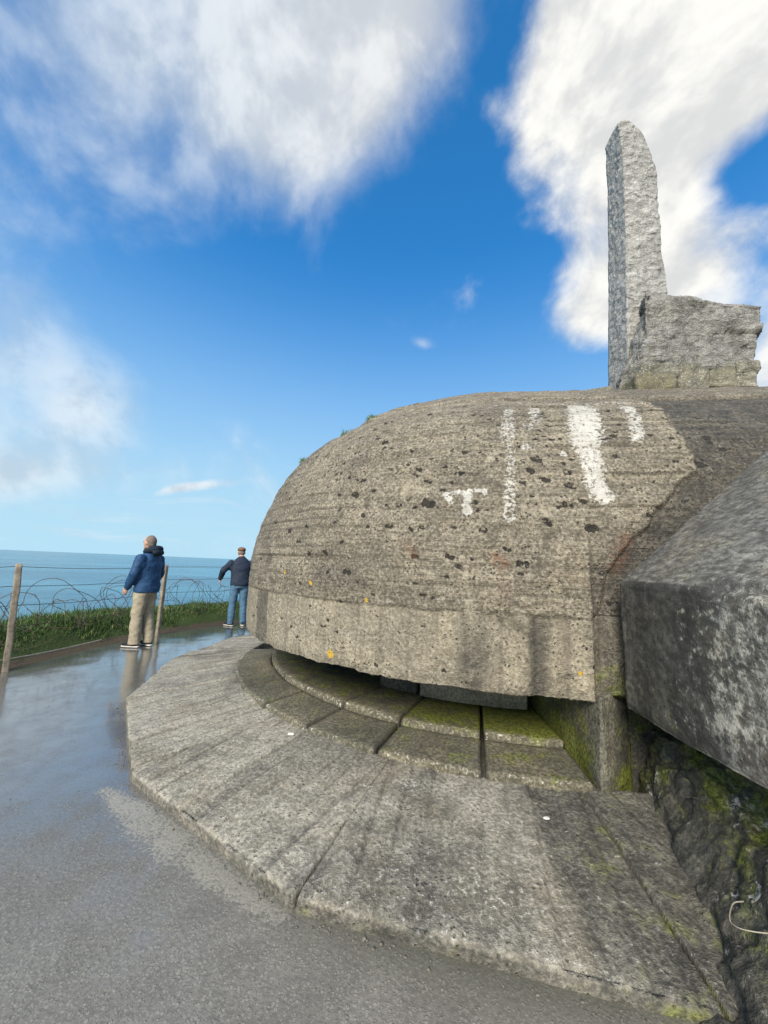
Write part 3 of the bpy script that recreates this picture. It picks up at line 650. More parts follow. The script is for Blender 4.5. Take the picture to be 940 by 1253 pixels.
# ------------------------------------------------------------------ ground, path, bank, sea
def edge_curve():
    pts = [(-5.6, -14), (-5.0, -4), (-4.72, 0), (-4.70, 2.5), (-4.70, 4.2)]
    for a in range(188, 20, -4):
        rr = np.interp(a, [100, 140, 188], [5.75, 5.85, 6.27]); pts.append((CX+rr*math.cos(R(a)), CY+rr*math.sin(R(a))))
    return resample(np.array(pts, float), .09)
EDGE = edge_curve()
ET = np.gradient(EDGE, axis=0); ET /= np.linalg.norm(ET, axis=1, keepdims=True); EN = np.stack([-ET[:, 1], ET[:, 0]], -1)   # outwards, towards the sea
OFF = [-.22, -.10, .0, .10, .22, .36, .52, .7, .9, 1.1, 1.35, 1.7, 2.3, 3.4, 6, 12]
HGT = [-.035, .004, .018, .05, .12, .20, .28, .335, .35, .34, .30, .20, -.15, -1.2, -8, -31]
def bank_point(i, d, wob=True):
    p = EDGE[i] + EN[i]*d; z = np.interp(d, OFF, HGT); return np.array([p[0], p[1], z])
def build_ground():
    # path: fine sheet near the camera, clipped along the edge of the bank
    xs = np.r_[np.linspace(-6.4, -5.0, 8)[:-1], np.linspace(-5.0, 2.4, 186)[:-1], np.linspace(2.4, 10, 16)]; ys = np.r_[np.linspace(-14, 0, 30)[:-1], np.linspace(0, 9.5, 226)[:-1], np.linspace(9.5, 12.2, 16)]
    X, Y = np.meshgrid(xs, ys, indexing='ij'); P = np.stack([X, Y, 0*X], -1)
    z = fbm(P, .9, 3, 2)*.006 + fbm(P, 4, 3, 3)*.0025; P[..., 2] = z
    poly = EDGE + EN*.16
    flat = P.reshape(-1, 3)
    rad = np.hypot(flat[:, 0]-CX, flat[:, 1]-CY); ang = np.degrees(np.arctan2(flat[:, 1]-CY, flat[:, 0]-CX)) % 360
    rlim = np.interp(ang, [100, 140, 188], [5.75, 5.85, 6.27]); xlim = np.interp(flat[:, 1], [-14, -4, 0, 4.2], [-5.6, -5.0, -4.72, -4.70])
    inside = np.where((flat[:, 1] > 5.0), rad < rlim+.16, flat[:, 0] > xlim-.16)
    Q = grid_quads(*X.shape); Q = Q[inside[Q].all(1)]
    de = np.where(flat[:, 1] > 5.0, rlim-rad, flat[:, 0]-xlim)          # distance in from the bank
    p0, p1 = onz(128, 968), onz(340, 1122); ab = (p1-p0)[:2]; q = flat[:, :2]-p0[:2]; t = np.clip((q @ ab)/(ab @ ab), 0, 1); ds = np.linalg.norm(q-t[:, None]*ab, axis=1)
    wid = .105*np.interp(t, [0, .25, .6, 1], [.45, .95, 1.0, .45]); dry = .90*(1-sstep(ds, wid*.2, wid*1.9))
    r0 = onz(165, 850); dry = np.maximum(dry, .55*np.exp(-(((flat[:, 0]-r0[0]+.05)/.16)**2+((flat[:, 1]-r0[1]-.2)/.32)**2)))
    st = onz(95, 828); dry = np.maximum(dry, .42*np.exp(-(((flat[:, 0]-st[0])/.35)**2+((flat[:, 1]-st[1])/.10)**2)))
    dirt = .95*(1-sstep(de+fbm(flat, 2, 3, 5)*.12, .02, .22)) + .25*np.exp(-((de-.9)/.35)**2)*0
    wet = .46 + .40*sstep(flat[:, 1], 1.1, 3.2)*sstep(flat[:, 0], .0, -1.8) - .18*(1-sstep(flat[:, 1], .9, 2.4)) + .25*sstep(flat[:, 1], 6, 8) - .10*sstep(flat[:, 0], -1.2, .2)
    pol_r = np.hypot(flat[:, 0]-CX, flat[:, 1]-CY); grime = np.clip((1-sstep(pol_r, 4.33, 4.62))*.7, 0, 1)*sstep(flat[:, 0], -2.2, .3)
    add('path', flat, Q, M['path'], kind='structure', attrs={'dry': dry, 'wet': np.clip(wet, 0, 1), 'dirt': dirt, 'grime': grime})
    # bank with the cliff edge behind it
    off = np.array(OFF); V = []; soilv = []
    dense = np.interp(np.linspace(0, len(off)-1, 60), np.arange(len(off)), off)
    for i in range(0, len(EDGE)):
        for d in dense: V.append(bank_point(i, d)); soilv.append(1-sstep(d, -.02, .22) if d < 2 else .3+.6*sstep(d, 2.2, 4))
    V = np.array(V); d2 = np.tile(dense, len(EDGE)); amp = sstep(d2, -.1, .5)
    V[:, 2] += fbm(V*[1, 1, 0], .8, 3, 8)*.10*amp + fbm(V*[1, 1, 0], 4, 4, 9)*.05*amp + fbm(V*[1, 1, 0], 14, 3, 10)*.012*sstep(d2, -.15, .05)
    V[:, 0] += fbm(V, .35, 3, 11)*.5*sstep(d2, 2, 6)
    Q = grid_quads(len(EDGE), len(dense)); add('terrain', V, Q[:, ::-1], M['soil'], kind='structure', attrs={'soil': soilv})
    # land inland, behind the camera and under the bunker
    L = [(-5.5, -13), (-400, -70), (-400, -1500), (1500, -1500), (1500, 40), (60, 14), (7, 8), (5, 5), (-4.2, 4), (-4.4, 0)]
    add('ground', [(x, y, -.08) for x, y in L], [list(range(len(L)))[::-1]], M['soil'], kind='structure', smooth=False)
    rs = [0, 60, 300, 1500, 8000, 60000]; V = []; Q = []; n = 48
    for r_ in rs[1:]:
        for k in range(n): V.append((r_*math.cos(2*math.pi*k/n), r_*math.sin(2*math.pi*k/n), -31.))
    for a in range(len(rs)-2):
        for k in range(n): Q.append([a*n+k, (a+1)*n+k, (a+1)*n+(k+1) % n, a*n+(k+1) % n])
    Q.append(list(range(n))); add('sea', V, Q, M['sea'], kind='structure', smooth=False)
build_ground()

def blade_mesh(pts, hgts, lean, width, seed):
    rg = np.random.default_rng(seed); n = len(pts); ang = rg.uniform(0, 2*math.pi, n); la = rg.uniform(0, 2*math.pi, n)
    dx = np.stack([np.cos(ang), np.sin(ang), 0*ang], -1)*width[:, None]; ld = np.stack([np.cos(la), np.sin(la), 0*la], -1)*(lean*hgts)[:, None]; up = np.array([0, 0, 1.])
    b = pts; m = pts + ld*.35 + up*(hgts*.6)[:, None]; t = pts + ld + up*(hgts*np.maximum(.3, 1-.35*lean))[:, None]
    V = np.stack([b-dx, b+dx, m+dx*.7, m-dx*.7, t], 1).reshape(-1, 3); k = np.arange(n)*5
    F4 = np.stack([k, k+1, k+2, k+3], -1); F3 = np.stack([k+3, k+2, k+4, k+4], -1)
    faces = [list(map(int, q)) for q in F4] + [[int(q[0]), int(q[1]), int(q[2])] for q in F3]
    return V, faces, np.repeat(rg.random(n), 5)
def build_grass():
    pts, h, ln, w = [], [], [], []; rg = np.random.default_rng(3)
    vis = [i for i in range(len(EDGE)) if EDGE[i][1] > 2.2 and EDGE[i][0] < 1.5]
    n = 52000
    ii = rg.choice(vis, n); dd = np.clip(rg.gamma(2.6, .30, n)+.02, .02, 2.6)
    for i, d in zip(ii, dd):
        j = min(i+1, len(EDGE)-1); f = rg.random(); p = bank_point(i, d)*(1-f) + bank_point(j, d)*f
        pts.append(p); 
    pts = np.array(pts); clump = fbm(pts*[1, 1, 0], 2.6, 3, 21)
    pts[:, 2] += fbm(pts*[1, 1, 0], .8, 3, 8)*.10*sstep(dd, -.1, .5) + fbm(pts*[1, 1, 0], 4, 4, 9)*.05*sstep(dd, -.1, .5) - .01
    keep = (rg.random(n) < sstep(dd+clump*.40, .0, .34)); pts = pts[keep]; clump = clump[keep]; dd = dd[keep]; n = len(pts)
    h = (.035+.055*sstep(dd, .1, .7)+.075*sstep(clump, -.05, .5))*np.where(rg.random(n) < .04, rg.uniform(1.4, 2.3, n), rg.uniform(.5, 1.2, n)); ln = rg.uniform(.15, 1.1, n); w = rg.uniform(.0025, .0055, n)
    V, Fc, hue = blade_mesh(pts, h, ln, w, 5)
    add('grass', V, Fc, M['grass'], attrs={'hue': hue}, smooth=True, kind='stuff', label='green grass covering the bank along the cliff edge', cat='grass')
    # tufts growing on the rim of the dome
    for q, (x, y, lab) in enumerate(((368, 541, 'dry grass tuft on the dome rim, the lower and farther left one'), (420, 524, 'small grass tuft on the dome rim between two larger tufts'), (450, 515, 'dry grass tuft on the dome rim, nearest the roof top'))):
        pv = project(DOME_V); col = np.where(np.abs(pv[:, 0]-x) < 2.5, pv[:, 1], 9e9); col = np.where(DOME_V[:, 1] > 1, col, 9e9); best = (0, DOME_V[int(np.argmin(col))])
        c = best[1]; m = 120 if q != 1 else 50; along = np.array([-(c[1]-CY), c[0]-CX, 0]); along /= np.linalg.norm(along); pp = c + rg.normal(0, .07, m)[:, None]*along - [0, 0, .012]
        pp = np.array([DOME_V[int(np.argmin(np.linalg.norm(DOME_V-q_, axis=1)))] for q_ in pp]) + rg.normal(0, .006, (m, 3)) - [0, 0, .006]
        V, Fc, hue = blade_mesh(pp, rg.uniform(.03, .09, m), rg.uniform(.3, 1.2, m), rg.uniform(.002, .004, m), 30+q)
        add('grass_tuft', V, Fc, M['grass'], attrs={'hue': np.clip(hue*.4+.6, 0, 1)}, kind='stuff', label=lab, cat='grass tuft', group='tufts on the dome rim')
build_grass()

# ------------------------------------------------------------------ monument on the roof
def build_monument():
    YF = 4.62
    left = np.array([ony(x, y, YF)[[0, 2]] for x, y in ((769, 480), (768, 407), (766, 280), (763, 200), (759, 158), (756, 146))])
    right = np.array([ony(x, y, YF)[[0, 2]] for x, y in ((826, 480), (821, 400), (817, 358), (813, 322), (808, 286), (805.5, 254), (804, 212), (794, 179), (785, 158), (780, 150.5), (777, 146.5))])
    z0 = roof_z(3.2, 4.7)-.08; zt = left[-1][1]
    U, Q = unit_box(26, 16, 130)
    z = z0 + (zt-z0)*U[:, 2]
    xl = np.interp(z, left[:, 1], left[:, 0]); xr = np.interp(z, right[:, 1], right[:, 0])
    U2 = U.copy(); cs = .06
    x = xl + (xr-xl)*U[:, 0]; dep = np.interp(U[:, 2], [0, .5, .9, 1], [.44, .42, .38, .32]); y = YF + dep*U[:, 1] + .03*np.sin(U[:, 0]*3.1)*(U[:, 1]-.5)
    V = np.stack([x, y, z], -1); Nn = vert_normals(V, Q); c = V.mean(0)
    if np.einsum('ij,ij->i', (V-c)*[1, 1, .1], Nn).sum() < 0: Q = Q[:, ::-1]; Nn = -Nn
    rid = fbm(V, 2.2, 3, 51)*.022 + fbm(V*[1, 1, .8], 15, 3, 52)*.016 - np.abs(fbm(V, 9, 3, 53))*.016
    smooth_left = np.where(Nn[:, 0] < -.6, .35, 1.0); zf = sstep(U[:, 2], 0, .02)
    V = V + Nn*(rid*smooth_left)[:, None]*np.array([1, 1, .5])
    tops = sstep(U[:, 2], .94, 1.0); V[:, 2] -= tops*((U[:, 0]-.45)**2*.22 + (U[:, 1]-.4)**2*.12)
    py = thing('granite_pylon', (3.25, 4.8, z0), 'tall tapering rough granite pylon standing upright on the bunker roof', 'monument')
    add('shaft', V, Q, M['granite'], py)
    # block in front of the pylon's foot
    def C(x, y, Y): return ony(x, y, Y)
    c8 = [[[C(792, 453, 4.30), C(789, 361, 4.30)], [C(748, 500, 4.56), C(790, 357, 4.60)]], [[C(926, 449, 4.40), C(935, 373, 4.40)], [C(915, 455, 5.3), C(918, 380, 5.3)]]]
    U, Q = unit_box(60, 30, 36); V = tri_hexa(c8, U); Nn = vert_normals(V, Q); cc = V.mean(0)
    if np.einsum('ij,ij->i', V-cc, Nn).sum() < 0: Q = Q[:, ::-1]; Nn = -Nn
    led = np.floor(V[:, 2]*5+fbm(V, 2, 3, 63)*2.2)/5
    d = fbm(V, 2.2, 4, 61)*.075 - np.abs(fbm(V, 5, 4, 62))*.06 + fbm(np.stack([V[:, 0], V[:, 1], led*4], -1), 1.8, 3, 64)*.06 + fbm(V, 20, 3, 65)*.012
    V = V + Nn*d[:, None]*.9
    b = thing('granite_block', (3.7, 4.6, z0), 'wide rough split granite block set in front of the tall pylon', 'monument')
    add('boulder', V, Q, M['granite2'], b)
    # mortared footing: single stones under the block
    ft = thing('stone_footing', (3.8, 4.5, z0), 'low footing of mortared rough stones under the granite block', 'footing')
    rows = [(785, 833, 446, 460, 4.25), (781, 828, 459, 480, 4.24), (832, 868, 444, 476, 4.34), (866, 902, 447, 474, 4.37), (902, 931, 443, 457, 4.39), (902, 928, 456, 474, 4.40)]
    for q, (xa, xb, ya, yb, Y) in enumerate([(a, b, c-2, d, e-.02) for a, b, c, d, e in rows]):
        p0, p1 = ony(xa, yb, Y), ony(xb, ya, Y); U, Q = unit_box(14, 10, 10); sz = (p1[0]-p0[0], .5, p1[2]-p0[2]); U = rounded(U, sz, .035)
        V = np.stack([p0[0]+sz[0]*U[:, 0], Y+.5*U[:, 1], p0[2]+sz[2]*U[:, 2]], -1); Nn = vert_normals(V, Q)
        if np.einsum('ij,ij->i', V-V.mean(0), Nn).sum() < 0: Q = Q[:, ::-1]; Nn = -Nn
        V = V + Nn*(fbm(V, 5, 3, 70+q)*.035 + fbm(V, 16, 3, 80+q)*.014)[:, None]
        add('stone', V, Q, M['stone'], ft, {'moss': np.full(len(V), (.25, .62, .4, .5, .15, .3)[q])})
    pa, pb = ony(700, 477, 4.62), ony(752, 470, 4.62); U, Q = unit_box(16, 8, 4)
    for q, (xa, xb, zz, th, nm, Y0) in enumerate(((2.55, 2.90, roof_z(2.7, 4.7), .07, 'flat_slab', 4.6), (2.82, 3.0, roof_z(2.9, 4.7), .14, 'flat_slab', 4.75))):
        V = np.stack([xa+(xb-xa)*U[:, 0], Y0+.4*U[:, 1], zz-.05+(th+.05)*U[:, 2]*(.35+.65*U[:, 0])], -1); V += (fbm(V, 7, 3, 91+q)*.015)[:, None]
        add(nm, V, Q, M['stone'], None, {'moss': np.full(len(V), .1)}, label=('thin flat stone lying on the roof left of the pylon', 'small sloping stone leaning against the pylon foot')[q], cat='stone', group='loose stones on the roof')
build_monument()

# ------------------------------------------------------------------ fence and barbed wire
P_POST = [np.array([-4.88, 2.75, .03]), onz(7, 820, .02), onz(193, 776, .02), np.array([-2.15, 10.60, .1])]
LEAN = [(.0, .0), (-.055, 0), (.0, .0), (.03, 0)]
WIRE_Z = [1.27, 1.02, .78, .52]
def build_fence():
    fn = thing('wire_fence', tuple(P_POST[1]), 'post and wire fence with grey wooden posts along the cliff edge', 'fence')
    for q, p in enumerate(P_POST):
        U, Q = unit_box(5, 5, 30); U = rounded(U, (.075, .075, 1.45), .010); w = .068
        z = p[2]-.12 + 1.43*U[:, 2]; lx = LEAN[q][0]*(z-p[2])/1.3
        a = R(20+q*25); lx0, ly0 = (U[:, 0]-.5)*w, (U[:, 1]-.5)*w
        V = np.stack([p[0]+lx0*math.cos(a)-ly0*math.sin(a)+lx, p[1]+lx0*math.sin(a)+ly0*math.cos(a), z], -1); V[:, :2] += fbm(V, 3, 3, q)[:, None]*.010
        add('post', V, Q, M['wood'], fn)
    for wz in WIRE_Z:
        pts = []
        for a, b in zip(range(len(P_POST)-1), range(1, len(P_POST))):
            A = P_POST[a]+[LEAN[a][0]*wz/1.3-.04, 0, wz]; B = P_POST[b]+[LEAN[b][0]*wz/1.3-.04, 0, wz]; sag = RNG.uniform(.01, .05)
            for t in np.linspace(0, 1, 20)[:-1 if b < len(P_POST)-1 else None]: pts.append(A+(B-A)*t-[0, 0, sag*4*t*(1-t)])
        V, Q = tubes([pts], .0042, 5); add('wire', V, Q, M['wire'], fn)
    labs = ['rusty barbed wire coil looping between the left edge and the first fence post', 'rusty barbed wire coil tangled behind the standing man and the first post', 'rusty barbed wire coil looping beyond the post behind the standing man']
    for q in range(3):
        A, B = P_POST[q], P_POST[q+1]; D = B-A; D[2] = 0; Ln = np.linalg.norm(D); D /= Ln; Nn = np.array([-D[1], D[0], 0])
        co = thing('barbed_wire_coil', tuple(A+D*Ln/2), labs[q], 'barbed wire', 'barbed wire coils along the fence')
        rg = np.random.default_rng(40+q); paths = []
        for strand in range(3):
            turns = Ln/.42*(1 if strand < 2 else .6); t = np.linspace(0, 1, int(turns*26)); ph = t*turns*2*math.pi*(1 if strand != 1 else -1)+rg.uniform(0, 6)
            rad = .27 + .08*np.sin(t*turns*2.3+rg.uniform(0, 6)) + .05*np.sin(t*turns*5.1+strand) + .10*fbm(np.stack([t*turns*6, t*0+strand, t*0+q], -1), 1, 2, 7); along = t*Ln + .16*np.sin(ph*.5+strand*2)+.10*np.sin(ph*1.3)
            along = along + .30*fbm(np.stack([t*turns*3, t*0+strand, t*0+q], -1), 1, 3, 8)
            base = A + D*along[:, None] + Nn*(.26+.10*np.sin(t*7+strand))[:, None] + np.array([0, 0, 1.])*(.62+.06*np.sin(t*9+strand*2))[:, None]
            paths.append(base + Nn*(np.cos(ph)*rad*.8)[:, None] + np.array([0, 0, 1.])*(np.sin(ph)*rad)[:, None])
        V, Q = tubes(paths, .0042, 4); add('strand', V, Q, M['wire'], co)
        barbs = []
        for p in paths:
            for k in range(2, len(p)-2, 3):
                v = rg.normal(0, 1, 3); v /= np.linalg.norm(v); barbs.append([p[k]-v*.022, p[k]+v*.022])
        V, Q = tubes(barbs, .0028, 3); add('barb', V, Q, M['wire'], co, kind='stuff')
    a, b = onz(-20, 812, .13), onz(124, 783, .16); pts = [a+(b-a)*t+[0, 0, -.02*math.sin(t*3.1)] for t in np.linspace(0, 1, 24)]
    V, Q = tubes([pts], .013, 8); add('low_rail', V, Q, M['rope'], None, label='thin pale pole lying along the foot of the grass bank', cat='pole')
    for x, y, s, lab in ((357, 898, .018, 'white shell lying on the apron below the steps'), (669, 1001, .012, 'small white pebble near the middle of the sloping apron')):
        c = onz(x, y, .15 if y < 950 else .11)
        k = np.hypot(c[0]-CX, c[1]-CY); c[2] = np.interp(k, [3.365, 4.4], [.185, .062])+.004; c = np.array([*onz(x, y, c[2])[:2], c[2]])
        U, Q = unit_box(5, 5, 4); W = (U-.5); W /= np.linalg.norm(W, axis=1, keepdims=True); W = W*[s*1.5, s, s*.5]; W = W*(1+.3*fbm(W, 60, 2, 3))[:, None]
        add('pebble', W+c, Q, M['bird'], None, label=lab, cat='pebble')
build_fence()
def build_stem():
    a = cr([ony(x, y, Y) for x, y, Y in ((910, 1103, 1.50), (897, 1106, 1.52), (893, 1125, 1.53), (903, 1135, 1.50), (922, 1140, 1.47), (948, 1143, 1.45))], 6)
    V, Q = tubes([a], .0022, 5); add('dry_stem', V, Q, M['rope'], None, label='thin pale curled dry stem hanging over the mossy rubble below the wing', cat='stem')
build_stem()
def build_gravel():
    rg = np.random.default_rng(12); V, Q = [], []; U, F_ = unit_box(2, 2, 2); D = (U-.5)/np.linalg.norm(U-.5, axis=1, keepdims=True)
    spots = []
    for k in range(360):                                     # grit washed against the foot of the apron
        a = R(rg.uniform(188, 268)); i = int(np.searchsorted(VERT, a))-1; m = (VERT[i]+VERT[i+1])/2; rr = 4.445*math.cos(R(10.3))/math.cos(a-m) + abs(rg.normal(0, .03)) + .010
        spots.append((CX+rr*math.cos(a), CY+rr*math.sin(a)))
    for k in range(260):                                     # and along the bank
        i = rg.integers(90, len(EDGE)-60); p = EDGE[i]-EN[i]*abs(rg.normal(.08, .15)); spots.append((p[0], p[1]))
    for k in range(40): spots.append((rg.uniform(-4.2, .8), rg.uniform(.9, 6)))
    for x, y in spots:
        if np.hypot(x-CX, y-CY) < 4.40: continue
        s_ = rg.uniform(.0018, .0055)*(1.6 if rg.random() < .08 else 1); b = len(V)*len(D); V.append(D*(1+rg.uniform(-.25, .25, (len(D), 1)))*[s_*rg.uniform(.8, 1.5), s_, s_*.7] + [x, y, s_*.35]); Q.append(F_+b)
    add('gravel', np.concatenate(V), np.concatenate(Q), M['grit'], None, kind='stuff', label='loose grit scattered along the foot of the apron and path edge', cat='gravel')
M['grit'] = simple('grit', (.07, .065, .052), (.22, .20, .165), 60, .9, .1)
build_gravel()

# ------------------------------------------------------------------ people
def cloth(name, a, b, rough=.8, spec=.25): return simple(name, a, b, 22, rough, .25, .004, spec=spec)
M['skin'] = simple('skin', (.42, .25, .18), (.50, .31, .23), 12, .6, .1, .001)
M['blue_jacket'] = cloth('blue_jacket', (.012, .045, .115), (.026, .078, .175), .6)
M['collar'] = cloth('dark_collar', (.010, .018, .030), (.018, .030, .046))
M['khaki'] = cloth('khaki_cotton', (.27, .235, .165), (.37, .325, .24))
M['navy'] = cloth('navy_jacket', (.014, .022, .040), (.024, .036, .060))
M['denim'] = cloth('blue_denim', (.05, .115, .19), (.10, .19, .28))
M['shoe'] = cloth('dark_shoe', (.014, .014, .016), (.03, .03, .034))
M['sole'] = cloth('pale_sole', (.60, .58, .53), (.70, .68, .63))
M['hair'] = cloth('short_grey_hair', (.12, .095, .08), (.21, .17, .145))
M['cap'] = cloth('brown_cap', (.14, .075, .045), (.22, .125, .080))
M['eye'] = simple('eye', (.02, .015, .01), (.03, .02, .015), 50, .2)

def loft(secs, seg=20):
    """secs: list of (centre xyz, rx, ry, axis tangent) -> closed tube of elliptical sections"""
    Cn = np.array([s_[0] for s_ in secs], float); T = np.gradient(Cn, axis=0); V, Fc = [], []
    for (c, rx, ry), t in zip(secs, T):
        t = t/np.linalg.norm(t); a = np.array([1., 0, 0])-t*t[0]
        if np.linalg.norm(a) < .2: a = np.array([0, 1., 0])-t*t[1]
        a /= np.linalg.norm(a); b = np.cross(t, a)
        for k in range(seg): th = 2*math.pi*k/seg; V.append(np.array(c)+a*rx*math.cos(th)+b*ry*math.sin(th))
    n = len(secs)
    for i in range(n-1):
        for k in range(seg): k2 = (k+1) % seg; Fc.append([i*seg+k, i*seg+k2, (i+1)*seg+k2, (i+1)*seg+k])
    Fc.append(list(range(seg))[::-1]); Fc.append([(n-1)*seg+k for k in range(seg)])
    return V, Fc
def ball(c, r, seg=18):
    secs = []
    for a in np.linspace(-math.pi/2+.12, math.pi/2-.12, 13): secs.append(((c[0], c[1], c[2]+r[2]*math.sin(a)), r[0]*math.cos(a), r[1]*math.cos(a)))
    return loft(secs, seg)
def fuse(name, shapes, voxel, mat, parent, xf, smooth=4, wrinkle=0, wscale=9, seed=0):
    V, Fc = [], []
    for v, f in shapes: b = len(V); V += list(v); Fc += [[i+b for i in q] for q in f]
    me = bpy.data.meshes.new(name); me.from_pydata([tuple(p) for p in V], [], Fc); ob = bpy.data.objects.new('tmp', me); COL.objects.link(ob)
    m = ob.modifiers.new('r', 'REMESH'); m.mode = 'VOXEL'; m.voxel_size = voxel
    if smooth: s_ = ob.modifiers.new('s', 'SMOOTH'); s_.factor = .5; s_.iterations = smooth
    dg = bpy.context.evaluated_depsgraph_get(); e = ob.evaluated_get(dg); em = e.to_mesh()
    W = np.zeros(len(em.vertices)*3, np.float32); em.vertices.foreach_get('co', W); W = W.reshape(-1, 3).astype(float)
    Nn = np.zeros(len(em.vertices)*3, np.float32); em.vertices.foreach_get('normal', Nn); Nn = Nn.reshape(-1, 3)
    Q = [list(p.vertices) for p in em.polygons]; e.to_mesh_clear(); bpy.data.objects.remove(ob); bpy.data.meshes.remove(me)
    if wrinkle: W = W + Nn*((fbm(W*[1, 1, 1.15], wscale, 3, seed)*wrinkle)[:, None])
    return add(name, xf(W), Q, mat, parent)
def hand(wr, d, s, side):
    """palm and five fingers; wr wrist point, d direction of the hand"""
    d = np.array(d, float); d /= np.linalg.norm(d); fwd = np.array([0, 1., 0]); fwd = fwd - d*(fwd @ d); fwd /= np.linalg.norm(fwd); out = np.cross(d, fwd); wr = np.array(wr, float); S = []
    S.append(loft([(wr, .026, .030), (wr+d*.05, .020, .042), (wr+d*.095, .017, .042)], 12))
    for k, (o_, ln) in enumerate(((.030, .072), (.011, .080), (-.009, .075), (-.028, .058))):
        b = wr+d*.085+fwd*o_; S.append(loft([(b, .0095, .0095), (b+d*ln*.5+out*side*.008, .0088, .0088), (b+d*ln*.85+out*side*.026, .0078, .0078), (b+d*ln+out*side*.040, .006, .006)], 8))
    b = wr+d*.03+fwd*.034; S.append(loft([(b, .013, .013), (b+d*.03+fwd*.018, .011, .011), (b+d*.06+fwd*.020+out*side*.012, .008, .008)], 8))
    return S
def person(base, face, height, spec, label):
    root = thing('person', tuple(base), label, 'person'); f = np.array([*face, 0.]); f /= np.linalg.norm(f); rt = np.array([f[1], -f[0], 0.]); sc = height/1.8
    def xf(W): W = np.asarray(W)*sc; return np.array(base) + W[:, :1]*rt + W[:, 1:2]*f + W[:, 2:]*np.array([0, 0, 1.])
    J = spec; hx, hy, hz = J['head']; tl = J.get('lean', 0.0)
    body = [ball((hx, hy, hz), (.076, .096, .118)), loft([((0, -.01+tl*.9, 1.42), .07, .07), ((hx*.6, hy*.6-.01, 1.54), .058, .06), ((hx, hy-.01, hz-.05), .055, .06)], 14),
            loft([((hx, hy+.085, hz+.015), .010, .008), ((hx, hy+.108, hz-.022), .015, .014), ((hx, hy+.09, hz-.035), .014, .01)], 8),
            ball((hx, hy+.075, hz-.088), (.035, .025, .025)), ball((hx-.078, hy-.005, hz-.01), (.010, .022, .032)), ball((hx+.078, hy-.005, hz-.01), (.010, .022, .032)),
            loft([((0, 0, .86), .14, .10), ((0, tl*.4, 1.1), .14, .10), ((0, tl*.8, 1.38), .16, .09), ((0, tl, 1.46), .08, .06)], 16)]
    for sd_ in ('L', 'R'):
        s0, e0, w0 = (np.array(p) for p in J['arm'+sd_]); body.append(loft([(s0, .05, .05), ((s0+e0)/2, .044, .044), (e0, .038, .038), ((e0+w0)/2, .038, .038), (w0, .026, .026)], 12))
        hd = np.array(J.get('hand'+sd_, w0-e0)); body += hand(w0-(w0-e0)/np.linalg.norm(w0-e0)*.01, hd, 1, 1 if sd_ == 'L' else -1)
        h0, k0, a0 = (np.array(p) for p in J['leg'+sd_]); body.append(loft([(h0, .08, .08), ((h0+k0)/2, .07, .07), (k0, .055, .055), ((k0*.6+a0*.4), .055, .055), (a0, .04, .045), (a0-[0, 0, .05], .04, .05)], 12))
    fuse('body', body, .0075, M['skin'], root, xf, 2)
    for sx in (-1, 1):
        v, q = ball((hx+sx*.032, hy+.088, hz+.012), (.010, .008, .008), 8); add('eye', xf(np.array(v)), q, M['eye'], root)
    # trousers
    tr = []
    for sd_ in ('L', 'R'):
        h0, k0, a0 = (np.array(p) for p in J['leg'+sd_]); tw = J['trw']
        tr.append(loft([(h0+[0, 0, .05], .105, .12), (h0*.7+k0*.3, .108*tw, .118*tw), (k0, .088*tw, .095*tw), (k0*.45+a0*.55, .086*tw, .092*tw), (a0+[0, 0, .05], .080*tw, .088*tw), (a0-[0, 0, .045], .078*tw, .090*tw)], 16))
    tr.append(loft([((0, -.01, .84), .15, .12), ((0, -.01, .93), .175, .135), ((0, 0, 1.04), .165, .12)], 20))
    fuse('trousers', tr, .011, M[J['tr_mat']], root, xf, 2, .016, 8, 3)
    # jacket
    jk = [loft([((0, tl*.1-.005, J['hem']), .205, .158), ((0, tl*.15-.005, J['hem']+.05), .212, .165), ((0, tl*.35, 1.08), .205, .160), ((0, tl*.7-.01, 1.27), .218, .158), ((0, tl*.9-.015, 1.40), .205, .135), ((0, tl-.015, 1.475), .15, .105), ((0, tl, 1.53), .085, .085)], 24)]
    for sd_ in ('L', 'R'):
        s0, e0, w0 = (np.array(p) for p in J['arm'+sd_]); inn = np.array([0, s0[1], s0[2]-.03])
        jk.append(ball(s0*.93+np.array([0, 0, -.015]), (.092, .092, .088))); jk.append(loft([(s0+(s0-e0)*.18, .035, .035), (s0+(s0-e0)*.10, .066, .066), (s0-(s0-e0)*.05, .084, .084), ((s0+e0)/2, .078, .08), (e0, .070, .072), ((e0+w0)/2, .062, .064), (w0*.93+e0*.07, .050, .052), (w0+(w0-e0)*.02, .048, .05)], 14))
    j = fuse('jacket', jk, .011, M[J['jk_mat']], root, xf, 2, .016, 8, 5)
    if J.get('hood'):
        hs = []
        ring = []
        for a in np.linspace(0, 2*math.pi, 26): ring.append(((.115*math.sin(a), -.015-.105*math.cos(a), 1.545+.030*math.cos(a)), .040+.018*math.cos(a), .045+.018*math.cos(a)))
        hs.append(loft(ring, 10)); hs.append(ball((0, -.135, 1.515), (.115, .055, .060)))
        fuse('hood', hs, .010, M['collar'], j, xf, 3, .006, 14, 6)
    else:
        cl = [loft([((0, tl-.012, 1.50), .088, .082), ((hx*.5, tl*.8+hy*.2-.015, 1.555), .076, .076)], 18)]
        fuse('collar', cl, .010, M[J['jk_mat']], j, xf, 2)
